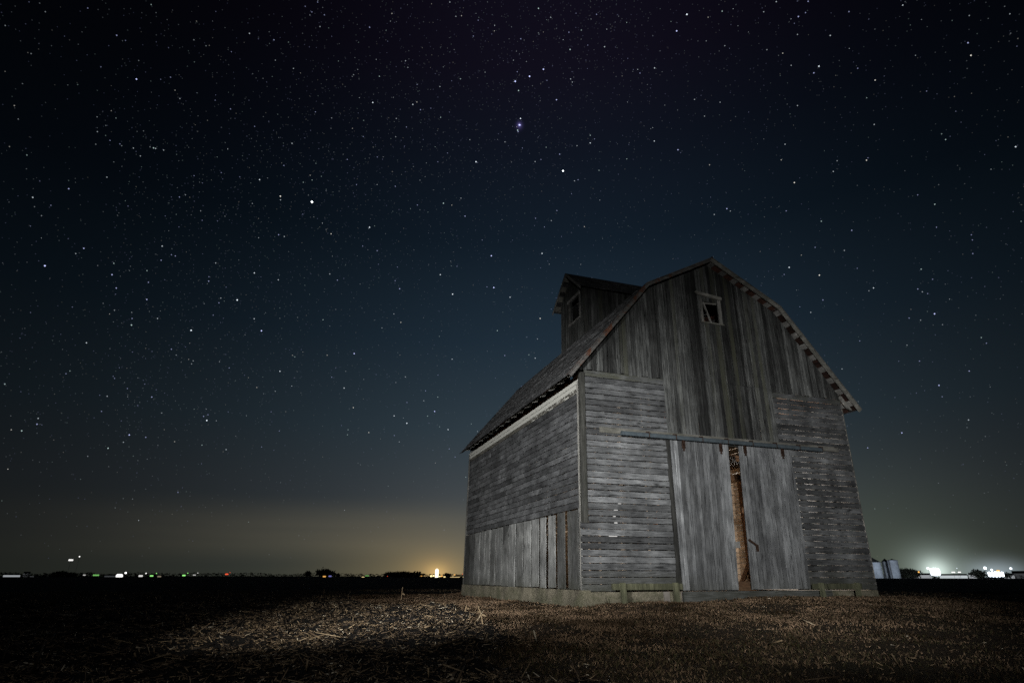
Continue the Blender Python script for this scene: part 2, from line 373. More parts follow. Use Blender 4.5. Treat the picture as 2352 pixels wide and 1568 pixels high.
# upright broken stalks one can point at
def stalk(x, y, h, lean, label, tone=.75):
    z = float(height(x, y)); mb = MB(); lx, ly = lean
    mb.tube([(x, y, z - .03), (x + lx * .3, y + ly * .3, z + h * .33), (x + lx * .62, y + ly * .6, z + h * .68), (x + lx, y + ly, z + h)], [.013, .011, .010, .006], 6, (tone, .3, 0))
    for q in (.3, .62): mb.ball((x + lx * q, y + ly * q, z + h * q), .015, (tone * .7, .5, 0), 6)
    mb.add([(x + lx * .5, y + ly * .5, z + h * .5), (x + lx * .5 + .05, y + ly * .5, z + h * .55), (x + lx * .5 + .10, y, z + h * .42), (x + lx * .5 + .06, y, z + h * .42)], [(0, 1, 2, 3)], (tone, .1, 0))
    o = mb.build('corn_stalk', RES); tag(o, label, 'corn stalk', 'corn stalks standing in the field')
def gpt(px, py):
    d = ray(px, py); t = 10.
    for _ in range(40): t = (float(height(CX + d.x * t, CY + d.y * t)) - CZ) / d.z
    return CX + d.x * t, CY + d.y * t
for (px, py, h, ln, lb) in [(921, 1378, .42, (.03, 0), 'tall thin stalk standing alone against the black field, left of the barn'),
    (1110, 1441, .27, (-.09, .02), 'short pale stalk tilted left at the edge of the grass'),
    (1068, 1404, .12, (.03, 0), 'stubby pale stalk standing between the tall stalk and the barn'),
    (735, 1376, .14, (.05, .0), 'stubby stalk at the far left edge of the lit stubble'),
    (452, 1402, .22, (.12, .0), 'thin dim stalk leaning right in the dark left of the field')]:
    x, y = gpt(px, py); stalk(x, y, h, ln, lb)

# ------------------------------------------------------------------ the barn
barn = empty('barn', (0, 0, 0), 'tall weathered grey wooden corn crib barn with gambrel roof and ajar sliding doors', 'barn')
E_, O_ = .386, .29
PROF = [(-E_, 4.864), (1.96, 7.707), (W / 2, 8.916), (W - 1.96, 7.707), (W + E_, 4.80)]
def roof_z(x):
    for (a, b), (c_, d_) in zip(PROF, PROF[1:]):
        if a <= x <= c_: return b + (d_ - b) * (x - a) / (c_ - a)
    return 4.8
def tone(lo=.6, hi=1.2, moss=0.): return (U(lo, hi), R(), moss)

def rounded(x0, x1, z0, z1, r0, r1):
    o = []
    o += [(x0, z0 + r0), (x0 + r0 * .8, z0)] if r0 > 0 else [(x0, z0)]
    o += [(x1 - r1 * .8, z0), (x1, z0 + r1)] if r1 > 0 else [(x1, z0)]
    o += [(x1, z1 - r1), (x1 - r1 * .8, z1)] if r1 > 0 else [(x1, z1)]
    o += [(x0 + r0 * .8, z1), (x0, z1 - r0)] if r0 > 0 else [(x0, z1)]
    return o
# front crib panels
def front_boards(x0, x1, gap, rr, notch=None, zlo=-.035):
    mb = MB(); z = zlo; k = 0
    while z < H - .03:
        zt = min(z + .146, H) if z < 4.9 else H
        gA = U(*gap); gB = max(0.002, gA + U(-.004, .004)); xa, xb = x0(z), x1(z)
        low = U(.66, 1.25) * (.75 if R() < .2 else 1); ms = .75 if zt >= H - .01 else (.25 if z < .3 else 0.)
        zb = z + gA / 2; mid = (xa + xb) / 2 + U(-.4, .4)
        yf = -.024 + U(-.004, .004)
        out = [(xa, zb + rr[0]), (xa + rr[0], zb), (mid, zb + U(-.003, .003)), (xb - rr[1], z + gB / 2), (xb, z + gB / 2 + rr[1]), (xb, zt - gB / 2 - rr[1]), (xb - rr[1], zt - gB / 2), (mid, zt - gA / 2 + U(-.003, .003)), (xa + rr[0], zt - gA / 2), (xa, zt - gA / 2 - rr[0])]
        mb.prism(out, 'y', yf, yf + .021, (low, R(), ms)); z = zt; k += 1
    return mb
left_x0 = lambda z: (-.045 + U(-.004, .004)) if z < 1.40 else .135
left_x1 = lambda z: (2.455 if z > 3.45 else 2.365) + U(-.012, .012)
front_boards(left_x0, left_x1, (.014, .026), (.0005, .012)).build('left_crib_siding', M['wood_x'], barn, True)
right_x0 = lambda z: (5.945 if z > 3.45 else 6.02) + U(-.004, .004)
right_x1 = lambda z: W - .0 + U(-.012, .01) + (.03 if z < .2 else 0)
front_boards(right_x0, right_x1, (.010, .022), (.0005, .028)).build('right_crib_siding', M['wood_x'], barn, True)
# studs behind the crib siding
for x in (.10, .62, 1.22, 1.80, 2.24, 6.05, 6.55, 7.15, 7.72, 8.26): MB().box(x, x + .05, 0.003, .10, .0, H - .08, tone(.6, .9)).build('wall_stud', M['post'], barn, True)
for k in range(17):
    y = .15 + .61 * k
    MB().box(.006, .10, y, y + .05, 0, 4.8, tone(.6, .9)).build('wall_stud', M['post'], barn, True); MB().box(W - .10, W - .006, y, y + .05, 0, 4.8, tone(.6, .9)).build('wall_stud', M['post'], barn, True)
# corner boards
MB().box(-.03, .13, -.055, -.004, 1.40, 5.02, (.55, .2, .1)).build('corner_post', M['post'], barn, True)
MB().box(-.035, -.004, -.003, .075, -.02, 4.80, (1.25, .7, .1)).build('corner_board', M['trim'], barn, True)
MB().box(W + .003, W + .03, -.02, .07, -.02, 4.80, (.8, .7, .3)).build('corner_board', M['trim'], barn, True)
MB().box(-.035, -.004, L - .08, L + .02, -.02, 4.80, (.7, .7, .1)).build('corner_board', M['trim'], barn, True)

# long left side: horizontal boards above, wide upright planks below
ZS = 1.74
mb = MB(); z = ZS; row = 0
while z < 4.46:
    y = -.002; zt = z + .1527; gA = U(.010, .021)
    while y < L:
        ln = U(1.2, 4.9) if R() > .25 else U(.6, 1.2); y1 = y + round(ln / .61) * .61 if ln > .6 else y + .61
        if y1 > L - .5: y1 = L
        yo = -.022 + U(-.003, .004)
        mb.prism([(y + .004, z + gA / 2), ((y + y1) / 2, z + gA / 2 + U(-.003, .003)), (y1 - .004, z + gA / 2 + U(-.002, .002)), (y1 - .004, zt - gA / 2), ((y + y1) / 2, zt - gA / 2 + U(-.003, .003)), (y + .004, zt - gA / 2)], 'x', yo, yo + .02, (U(.6, 1.3) * (.75 if R() < .15 else 1), R(), .0))
        y = y1
    z = zt; row += 1
ZF = z
mb.build('side_siding', M['wood_y'], barn, True)
mb = MB()
for k, (z0, z1, wear) in enumerate(((ZF + .006, ZF + .105, .24), (ZF + .118, ZF + .222, -.02), (ZF + .235, ZF + .345, .06))):
    for y0, y1 in ((0.0, 3.3), (3.305, 7.0), (7.005, L)):
        if z1 > 4.83: z1 = 4.83
        mb.box(-.03 - .002 * k, -.004, y0, y1, z0, z1, (.9, R(), wear if not (k == 0 and y0 > 3) else .38))
mb.build('white_frieze', M['paint_y'], barn, True)
ed = [10.26, 9.39, 8.79, 8.14, 7.56, 6.95, 6.35, 5.70, 5.04, 4.39, 3.74, 3.12, 2.49, 1.98, 1.36, .75, .15]
gp = [.03, .04, .05, .05, .04, .05, .06, .04, .08, .07, .08, .08, .11, .12, .15, .15, .0]
mb = MB()
def plank(mb, y0, y1, z1, tn):        # ragged edges
    x = -.03 + U(-.012, .006); n = 11; out = []
    bot = -.005 + U(0, .03)
    for i in range(n): out.append((y0 + U(0, .03) , bot + (z1 - bot) * i / (n - 1)))
    for i in range(n - 1, -1, -1): out.append((y1 - U(0, .03), bot + (z1 - bot) * i / (n - 1)))
    mb.prism(out[::-1], 'x', x, x + .024, tn)
for k in range(16):
    plank(mb, ed[k + 1] + (gp[k + 1] if k < 15 else 0), ed[k] - .004, ZS - .012 - U(0, .02), (U(.7, 1.2) * (.45 if k == 0 else .7 if k in (1, 14, 15) else 1.45), R(), .1))
plank(mb, .085, .12, ZS - .01, (1.3, .3, 0))
mb.prism([(5.05, 1.72), (5.62, 1.72), (5.62, 1.1)][::-1], 'x', -.045, -.034, (.55, .4, 0))
mb.build('side_planks', M['wood_side_low'], barn, True)
# far wall, right wall, inner crib walls: slatted too
mb = MB(); z = 0.
while z < 4.85:
    gA = U(.004, .012); mb.box(W - .006, W + .016, .003, L, z + gA / 2, z + .146 - gA / 2, tone()); z += .146
mb.build('right_siding', M['wood_y'], barn, True)
mb = MB(); z = 0.
while z < 8.7:
    zt = z + .146; xs = [x for x in np.linspace(-.3, W + .3, 90) if roof_z(x) - .12 > zt]
    xa, xb = (0, W) if z < 4.9 else (max(0, xs[0]), min(W, xs[-1])) if len(xs) > 1 else (4.1, 4.3)
    mb.box(xa, xb, L, L + .02, z + .003, zt - .003, tone()); z = zt
mb.build('back_siding', M['wood_x'], barn, True)
for xw in (2.45, 5.97):
    z = 0.05; mb = MB()
    while z < 5.0: mb.box(xw - .012, xw + .012, .12, L - .02, z + .005, z + .146 - .005, tone(.8, 1.1)); z += .146
    mb.build('inner_crib_wall', M['brown_y'], barn, True)
# inside frame
for y in (1.44, 3.9, 6.3, 8.7):
    for xw in (2.466, 5.86): MB().box(xw, xw + .09, y, y + .31, .0, 2.84, tone(.6, .9)).build('interior_post', M['brown_z'], barn, True)
    MB().box(2.466, 5.954, y + .08, y + .20, 2.845, 3.02, tone(.6, .9)).build('interior_beam', M['brown_x'], barn, True)
for q in (1.5, 3.95): MB().bar((5.82, q, .75), (5.82, q + .5, .12), .04, .14, tone(.5, .7)).build('interior_brace', M['brown_x'], barn, True)
mb = MB(); y = .2
while y < L - .2: mb.box(2.466, 5.954, y, y + .29, 3.25, 3.275, tone(.25, .45)); y += .31
mb.build('loft_floor', M['brown_x'], barn, True)
mb = MB(); y = .1
while y < L - .1: mb.box(.1, W - .1, y, y + .178, 5.02, 5.05, tone(.4, .8)); y += .18
mb.build('light_block_floor', M['brown_x'], barn, True)  # unseen floor added to keep lamp light out of the gable window
MB().box(.0, W, .0, L, -.6, -.045, (1, 0, 0)).build('floor_slab', M['slab'], barn, False)
MB().box(3.85, 4.6, .02, .14, -.04, .17, (.55, .1, .2)).build('threshold_board', M['brown_x'], barn, True)

# gable: upright boards down to the door rail
WX0, WX1, WZ0, WZ1 = 3.89, 4.43, 6.965, 7.60
xs = [0.0]
while xs[-1] < W - .05: xs.append(xs[-1] + U(.085, .15))
xs[-1] = W
for t in (WX0, WX1, 2.42, 5.94):
    j = min(range(len(xs)), key=lambda i: abs(xs[i] - t)); xs[j] = t
mb = MB(); clump = 1.
for a_, b_ in zip(xs, xs[1:]):
    if b_ - a_ < .02: continue
    cbay = a_ >= 2.41 and b_ <= 5.95
    zb = 3.60 if cbay else 5.085 + U(-.02, .03)
    if R() < .3: clump = U(.35, 1.5)
    tb = max(.22, clump * U(.45, 1.45)); ms = .6 if (R() < .13 and 1 < a_ < 6) else 0
    y0 = -.032 + U(-.007, .004); e = U(.005, .011)
    def top(x): return roof_z(x) - .085
    a2, b2 = a_ + e, b_ - e; rnd = R()
    if WX0 - .001 <= a_ and b_ <= WX1 + .001: parts = [(zb, zb, WZ0, WZ0), (WZ1, WZ1, top(a2), top(b2))]
    elif cbay and a_ > 3.6: js = 5.17 + U(-.01, .01); parts = [(zb, zb, js - .002, js - .002), (js + .002, js + .002, top(a2), top(b2))]
    else: parts = [(zb, zb + U(-.01, .01), top(a2), top(b2))]
    for q, (p0, p1, p2, p3) in enumerate(parts):
        o = [(a2, p0), (b2, p1), (b2, p3), (a2, p2)]
        if a2 < PROF[1][0] < b2: o = [(a2, p0), (b2, p1), (b2, p3), (PROF[1][0], top(PROF[1][0])), (a2, p2)]
        mb.prism(o, 'y', y0, y0 + .022, (tb * (1 if q == 0 else U(.9, 1.1)), rnd + q * .3, ms))
        if R() < .55:   # thin batten-like sliver along the seam
            xb = b2 - U(.0, .03); zt_ = min(p2, p3) - .02
            mb.box(xb - U(.008, .018), xb, y0 - .006, y0 - .0005, max(p0, p1) + .01, zt_, (min(2.2, tb * U(.6, 2.6)), R(), ms))
mb.build('gable_siding', M['wood_gable'], barn, True)
# gable window
wfo = empty('gable_window', (0, 0, 0), None, None); wfo.parent = barn
for q in ((WX0 - .06, WX0 + .005), (WX1 - .005, WX1 + .10)): MB().box(q[0], q[1], -.066, -.042, WZ0 - .02, WZ1 + .09, (.75, R(), .15)).build('window_jamb', M['trim'], wfo, True)
MB().hexa([(3.72, -.10, 7.775), (4.55, -.10, 7.70), (4.55, -.045, 7.70), (3.75, -.045, 7.775), (3.69, -.10, 7.87), (4.57, -.10, 7.79), (4.57, -.045, 7.79), (3.69, -.045, 7.87)], (1.3, .4, .1)).build('window_head', M['trim_x'], wfo, True)
MB().box(WX0 - .06, WX1 + .12, -.09, -.045, WZ0 - .055, WZ0 - .022, (1.15, .8, .1)).build('window_sill', M['trim_x'], wfo, True)
MB().bar((3.93, -.055, 7.56), (4.10, -.105, 6.90), .03, .045, (1.1, .2, 0), (0, 1, 0)).build('fallen_sash_bar', M['trim'], wfo, True)
MB().bar((3.93, -.02, 7.545), (4.40, -.02, 7.58), .025, .045, (.8, .2, 0)).build('sash_rail', M['trim_x'], wfo, True)

# roof
def slope_pts(i): return PROF[i], PROF[i + 1]
def on_slope(a, b, t, off):      # point at fraction t along slope, off metres along the outward normal
    dx, dz = b[0] - a[0], b[1] - a[1]; l = math.hypot(dx, dz); nx_, nz_ = -dz / l, dx / l
    return a[0] + dx * t + nx_ * off, a[1] + dz * t + nz_ * off
Y0R, Y1R = -O_, L + .15
def roof_slope(i, expo, wmin, wmax, mat):
    a, b = slope_pts(i)
    rev = i >= 2
    if rev: a, b = b, a            # a is always the lower edge
    sgn = -1 if rev else 1
    l = math.hypot(b[0] - a[0], b[1] - a[1]); n = int(l / expo); mb = MB()
    for k in range(n + 1):
        cl = U(.75, 1.25); y = Y0R - U(0, .05)
        while y < Y1R:
            w = U(wmin, wmax); y1 = min(y + w, Y1R + U(0, .03)); tj = U(-.018, .012) / l
            if R() < .02: y = y1; continue
            t0 = k * expo / l + tj - (.02 / l if k == 0 else 0); t1 = min(t0 + expo * 1.6 / l, 1.0)
            h0, h1 = -.004 + U(0, .004), -.020
            th = .013 + U(0, .010)
            p = [on_slope(a, b, t0, sgn * h0), on_slope(a, b, t1, sgn * h1), on_slope(a, b, t1, sgn * (h1 + .004)), on_slope(a, b, t0, sgn * (h0 + th))]
            mb.prism(p, 'y', y + .003, y1, (U(.6, 1.25) * cl, R(), .0)); y = y1
    return mb
roof = empty('roof', (0, 0, 0), None, None); roof.parent = barn
roof_slope(0, .155, .25, 1.3, M['shingle']).build('lower_left_slope', M['shingle'], roof, True)
roof_slope(3, .25, .3, .6, M['shingle']).build('lower_right_slope', M['shingle'], roof, True)
roof_slope(1, .25, .3, .6, M['shingle']).build('upper_left_slope', M['shingle'], roof, True)
roof_slope(2, .25, .3, .6, M['shingle']).build('upper_right_slope', M['shingle'], roof, True)
# dark underlay of old shingle backs seen from below, and the spaced sheathing under it
und = MB(); she = MB()
for i in range(4):
    a, b = slope_pts(i); sg = 1
    p = [on_slope(a, b, 0.004, -.028), on_slope(a, b, .996, -.028), on_slope(a, b, .996, -.0225), on_slope(a, b, .004, -.0225)]
    y = Y0R + .02
    while y < Y1R - .02: und.prism(p, 'y', y, min(y + .34, Y1R - .02), tone(.4, 1.3)); y += .345
    l = math.hypot(b[0] - a[0], b[1] - a[1]); n = round(l / .415)
    for k in range(n):
        t = (k + .35 + U(-.04, .04)) / n; hw = .085 / l
        p = [on_slope(a, b, t - hw, -.056), on_slope(a, b, t + hw, -.056), on_slope(a, b, t + hw, -.031), on_slope(a, b, t - hw, -.031)]
        she.prism(p, 'y', Y0R + .03, Y1R - .03, tone(.8, 1.3))
und.build('shingle_underside', M['under'], roof, True)
she.build('sheathing', M['trim_y'], roof, True)
ctr = MB()
for i in range(4):
    a, b = slope_pts(i)
    if i == 3: a, b = a, on_slope(a, b, 1.012, 0)
    if i == 0: a = on_slope(a, b, -.01, 0)
    p = [on_slope(a, b, 0, -.115 if i > 1 else -.085), on_slope(a, b, 1, -.115 if i > 1 else -.085), on_slope(a, b, 1, -.012), on_slope(a, b, 0, -.012)]
    o = MB().prism(p, 'y', Y0R - .028 - .003 * i, Y0R - .001, (1. if i < 2 else 1.15, R(), .1)); o.build('rake_board', M['rake'] if i < 2 else M['trim_x'], roof, True)
    if i < 2:
        p = [on_slope(a, b, 0, -.004), on_slope(a, b, 1, -.004), on_slope(a, b, 1, .022), on_slope(a, b, 0, .022)]
        MB().prism(p, 'y', Y0R - .045 - .002 * i, Y0R + .10, (.9, R(), 0)).build('rake_flashing', M['rake'], roof, True)
    else:
        p = [on_slope(a, b, 0, -.010), on_slope(a, b, 1, -.010), on_slope(a, b, 1, .018), on_slope(a, b, 0, .018)]
        MB().prism(p, 'y', Y0R - .040 - .002 * i, Y0R + .04, (.8, R(), 0)).build('rake_flashing', M['trim_x'], roof, True)
MB().tube([(W / 2, Y0R - .05, 8.93), (W / 2, L + .1, 8.93)], .03, 6).build('ridge_cap', M['rust'], roof, True)
# rafter tails under both eaves
def tail(side, y):
    mb = MB()
    if side < 0: a, b, q = PROF[0], PROF[1], 1
    else: a, b, q = PROF[4], PROF[3], -1
    l = math.hypot(b[0] - a[0], b[1] - a[1]); t1 = .155
    pts = [on_slope(a, b, .012, -q * .062), on_slope(a, b, t1, -q * .062), on_slope(a, b, t1, -q * .15), on_slope(a, b, .05, -q * .16)]
    mb.prism(pts, 'y', y, y + .045, tone(.9, 1.3)); mb.build('rafter_tail', M['trim'], roof, True)
for k in range(17): tail(-1, .02 + .61 * k)
for k in range(17): tail(1, -.19 + .61 * k if k else -.10)

# cupola
CA, CB0, CB1, CZW, CZP, CZE = 2.12, 4.02, 5.88, 9.80, 10.685, 9.586
YC, CHW = (CB0 + CB1) / 2, 1.22
cup = empty('cupola', (0, 0, 0), None, None); cup.parent = barn
def cz(y): return CZP - .06 - (CZP - CZE) / CHW * abs(y - YC)
mb = MB(); y = CB0
CW = (4.26, 5.04, 8.66, 9.50)     # window hole y0 y1 z0 z1
ys = [CB0, 4.14, CW[0]] + [CW[0] + .156 * k for k in range(1, 6)] + [5.2, 5.33, 5.47, 5.6, 5.74, CB1]; ys[7] = CW[1]
for a_, b_ in zip(ys, ys[1:]):
    tb = U(.5, 1.3)
    if a_ >= CW[0] - .01 and b_ <= CW[1] + .01: pp = [(7.6, 7.6, CW[2], CW[2]), (CW[3], CW[3], cz(a_), cz(b_))]
    else: pp = [(7.6, 7.6, cz(a_), cz(b_))]
    for p0, p1, p2, p3 in pp:
        o = [(a_ + .003, p0), (b_ - .003, p1), (b_ - .003, p3)] + ([(YC, cz(YC))] if a_ < YC < b_ else []) + [(a_ + .003, p2)]
        x0 = CA - U(0, .006); mb.prism(o[::-1], 'x', x0, x0 + .02, (tb, R(), .1))
        x0 = W - CA + .02; mb.prism(o[::-1], 'x', x0 - .02, x0, (tb, R(), .1))
x = CA + .022
while x < W - CA - .02:
    x1 = min(x + U(.1, .16), W - CA - .02)
    for yy in (CB0, CB1 - .02): mb.box(x + .002, x1 - .002, yy + (U(0, .005) if yy == CB0 else 0), yy + .02, 7.5, cz(CB0) + .0 - .01, (U(.25, .75), R(), .3 if R() < .3 else 0))
    x = x1
mb.build('cupola_wall', M['wood_gable'], cup, True)
wf = MB(); wf.box(CA - .03, CA - .008, CW[0] - .08, CW[0], CW[2], CW[3] + .08, (.8, .2, .1)); wf.box(CA - .03, CA - .008, CW[1], CW[1] + .08, CW[2], CW[3] + .08, (.6, .2, .1))
wf.box(CA - .065, CA - .032, CW[0] - .10, CW[1] + .14, CW[3] + .02, CW[3] + .13, (1.15, .5, 0)); wf.box(CA - .06, CA - .008, CW[0] - .04, CW[1] + .06, CW[2] - .04, CW[2], (1.0, .9, 0))
wf.build('cupola_window', M['trim_y'], cup, True)
mb = MB(); XO = .21
for sgn in (-1, 1):
    e = YC + sgn * CHW
    for k in range(10):
        t0, t1 = k / 10, min(1, (k + 1.5) / 10)
        ya, za = e + (YC - e) * t0, CZE + (CZP - CZE) * t0; yb, zb_ = e + (YC - e) * t1, CZE + (CZP - CZE) * t1
        x = CA - XO
        while x < W - CA + XO:
            x1 = min(x + U(.12, .3), W - CA + XO)
            mb.hexa([(x + .002, ya, za + .012), (x1, ya, za + .012), (x1, yb, zb_ + .002), (x + .002, yb, zb_ + .002), (x + .002, ya, za + .028), (x1, ya, za + .028), (x1, yb, zb_ + .010), (x + .002, yb, zb_ + .010)], (U(.35, .8), R(), 0)); x = x1
mb.build('cupola_roof', M['shingle'], cup, True)
m2 = MB()
for sgn in (-1, 1):
    e = YC + sgn * CHW; dy, dz = YC - e, CZP - CZE
    for k in range(4):
        t = (k + .3) / 4; y_, z_ = e + dy * t, CZE + dz * t; y2, z2 = e + dy * (t + .11), CZE + dz * (t + .11)
        m2.hexa([(CA - XO + .03, y_, z_ - .035), (W - CA + XO - .03, y_, z_ - .035), (W - CA + XO - .03, y2, z2 - .035), (CA - XO + .03, y2, z2 - .035), (CA - XO + .03, y_, z_ - .012), (W - CA + XO - .03, y_, z_ - .012), (W - CA + XO - .03, y2, z2 - .012), (CA - XO + .03, y2, z2 - .012)], tone(.8, 1.2))
    for xx in (CA - XO - .025, W - CA + XO):
        mb = MB(); mb.hexa([(xx, e, CZE - .09), (xx + .024, e, CZE - .09), (xx + .024, YC, CZP - .10), (xx, YC, CZP - .10), (xx, e, CZE + .012), (xx + .024, e, CZE + .012), (xx + .024, YC, CZP + .012), (xx, YC, CZP + .012)], (1.1, R(), 0)); mb.build('cupola_rake_board', M['trim_y'], cup, True)
m2.build('cupola_sheathing', M['trim_x'], cup, True)

# foundation
fd = MB(); n = 26
def wall_strip(mb, p0, p1, z0f, z1, th, nrm):
    pts = [(p0[0] + (p1[0] - p0[0]) * i / n, p0[1] + (p1[1] - p0[1]) * i / n) for i in range(n + 1)]
    j = [U(-.003, .003) for _ in range(n + 1)]; top_ = [U(-.006, .004) for _ in range(n + 1)]
    for i in range(n):
        a, b = pts[i], pts[i + 1]
        def off(q, d, jj): return (q[0] + nrm[0] * (d + jj), q[1] + nrm[1] * (d + jj))
        A0, B0 = off(a, .03, j[i]), off(b, .03, j[i + 1]); A1, B1 = off(a, 0.0, j[i] * .5), off(b, 0., j[i + 1] * .5); A2, B2 = off(a, -th, 0), off(b, -th, 0)
        mb.hexa([(*A0, z0f), (*B0, z0f), (*B2, z0f), (*A2, z0f), (*A1, z1 + top_[i]), (*B1, z1 + top_[i + 1]), (*B2, z1), (*A2, z1)], (1, R(), 0))
wall_strip(fd, (-.06, L + .03), (-.06, -.062), -.8, -.005, .2, (-1, 0))
fd.build('foundation_side', M['concrete'], barn, False)
for nn, xa, xb in ((8, -.055, 1.98), (3, 2.17, 2.45), (8, 6.2, W + .02)):
    fd = MB(); n = nn; wall_strip(fd, (xa, -.058 if xa < 0 else -.03), (xb, -.03), -.7, -.045, .14, (0, -1)); fd.build('foundation_front', M['concrete'], barn, False)
MB().box(W - .12, W + .03, .1, L, -.7, -.01).build('foundation_right', M['concrete'], barn, False)
MB().hexa([(2.42, -.20, -.34), (6.75, -.20, -.30), (6.75, -.14, -.30), (2.42, -.14, -.34), (2.42, -.19, -.045), (6.75, -.19, -.035), (6.75, -.14, -.035), (2.42, -.14, -.045)], (.8, .3, .15)).build('sill_plank', M['wood_x'], barn, True)
MB().box(2.345, 2.68, .002, .03, -.03, 3.448, (.35, .5, 0)).build('jamb_glow_stop', M['post'], barn, True)  # door jambs, widened and darkened to close off the glow from inside
MB().box(5.90, 6.045, .002, .03, -.03, 3.448, (.35, .5, 0)).build('jamb_glow_stop', M['post'], barn, True)

MB().box(2.345, 6.045, .002, .05, 3.45, 3.68, (.3, .5, 0)).build('lintel_glow_stop', M['post'], barn, True)  # dark board added over the doors to block lamp light leaking out
# sliding doors
def door(x0b, x0t, x1b, x1t, y, z0, z1, holes):
    root = MB(); nb = 15 if x1t - x0t > 1.5 else 13; ws = [U(.8, 1.2) for _ in range(nb)]; S_ = sum(ws); t = 0
    for k, w in enumerate(ws):
        ta, tb_ = t / S_, (t + w) / S_; t += w; e = U(.0055, .0095)
        xa, xb = x0b + (x1b - x0b) * ta + e, x0b + (x1b - x0b) * tb_ - e; xc, xd = x0t + (x1t - x0t) * ta + e, x0t + (x1t - x0t) * tb_ - e
        yy = y + U(-.003, .003); tn = (U(.5, 1.4), R(), 0)
        root.hexa([(xa, yy, z0 + U(0, .012)), (xb, yy, z0 + U(0, .012)), (xb, yy + .022, z0), (xa, yy + .022, z0), (xc, yy, z1), (xd, yy, z1), (xd, yy + .022, z1), (xc, yy + .022, z1)], tn)
        if R() < .8:
            q = U(.006, .012); root.hexa([(xa, yy - .004, z0 + .02), (xa + q, yy - .004, z0 + .02), (xa + q, yy, z0 + .02), (xa, yy, z0 + .02), (xc, yy - .004, z1 - .02), (xc + q, yy - .004, z1 - .02), (xc + q, yy, z1 - .02), (xc, yy, z1 - .02)], (tn[0] * U(.5, 1.5), R(), 0))
    o = root.build('sliding_door', M['wood_door'], barn, True)
    MB().hexa([(x0b + .01, y + .030, z0 + .03), (x1b - .01, y + .030, z0 + .03), (x1b - .01, y + .034, z0 + .03), (x0b + .01, y + .034, z0 + .03), (x0t + .01, y + .030, z1 - .01), (x1t - .01, y + .030, z1 - .01), (x1t - .01, y + .034, z1 - .01), (x0t + .01, y + .034, z1 - .01)], (.3, .5, 0)).build('glow_stop_sheet', M['post'], o, True)  # thin dark sheet added behind the planks so no inside light shows
    for zz in (.35, 1.75, 3.05): MB().box(x0b + .03, x1b - .03, y + .037, y + .06, zz, zz + .14, tone(.6, 1)).build('door_batten', M['brown_x'], o, True)
    return o
d1 = door(2.455, 2.425, 4.005, 4.18, -.118, -.025, 3.455, 0)
d2 = door(4.375, 4.497, 6.165, 6.235, -.118, -.010, 3.455, 0)
def hanger(x, par):
    m_ = MB(); m_.box(x - .045, x - .028, -.150, -.124, 3.26, 3.45); m_.box(x + .028, x + .045, -.150, -.124, 3.26, 3.45); m_.box(x - .014, x + .014, -.15, -.126, 3.22, 3.50); m_.bar((x - .04, -.14, 3.42), (x + .04, -.14, 3.30), .02, .02); m_.box(x - .03, x + .03, -.148, -.128, 3.20, 3.225)
    m_.build('roller_hanger', M['rust'], par, True)
for x in (2.80, 3.92): hanger(x, d1)
for x in (4.68, 5.90): hanger(x, d2)
MB().box(4.02, 4.16, -.150, -.125, .92, 1.07, (1, 0, 0)).build('latch_plate', M['plate'], d1, True)
m_ = MB(); m_.bar((4.43, -.15, 1.12), (4.68, -.16, .97), .03, .05); m_.box(4.64, 4.70, -.16, -.124, .85, .97); m_.build('hasp', M['rust'], d2, True)
# track over the doors
tr = empty('door_track', (0, 0, 0), None, None); tr.parent = barn
MB().box(.49, 7.95, -.078, -.050, 3.52, 3.655, (.7, .3, .2)).build('track_board', M['trim_x'], tr, True)
segs = np.linspace(1.03, 7.28, 9)
for a_, b_ in zip(segs, segs[1:]):
    mb = MB(); mb.prism([(-.175, 3.475), (-.105, 3.475), (-.105, 3.55), (-.12, 3.575), (-.165, 3.575), (-.178, 3.555)][::-1], 'x', a_ + .006, b_ - .006); mb.build('rail_segment', M['steel'], tr, True)
    m_ = MB(); m_.box(b_ - .02, b_ + .0, -.182, -.082, 3.47, 3.61); m_.box(b_ - .05, b_ + .03, -.10, -.0785, 3.59, 3.625); m_.build('rail_bracket', M['rust'], tr, True)

# low door guards in front of the foundation
def guard(name_label, x0, x1, px, zt, zgs):
    r = empty('door_guard', ((x0 + x1) / 2, -.34, zgs), name_label, 'door guard', 'low timber door guards by the foundation')
    MB().box(x0, x1, -.315, -.27, zt - .15, zt - .02, (.62, R(), .1)).build('rail', M['post_g'], r)
    for x in px: MB().hexa([(x, -.40, zgs - .15), (x + .11, -.40, zgs - .15), (x + .11, -.318, zgs - .15), (x, -.318, zgs - .15), (x, -.385, zt), (x + .11, -.385, zt - .005), (x + .11, -.318, zt), (x, -.318, zt)], (.95, R(), .25)).build('post', M['post_g'], r)
M['post_g'] = wood('mossy_guard_post', 'z', (.05, .055, .03), (.24, .24, .15), algae=.4, moss=(.12, .12, .075))
guard('long low timber door guard on two posts, below the left crib siding', .545, 2.33, (.73, 2.06), .15, -.27)
guard('low timber door guard on two posts, by the right corner of the barn', 6.05, 7.62, (6.22, 7.36), .14, -.19)

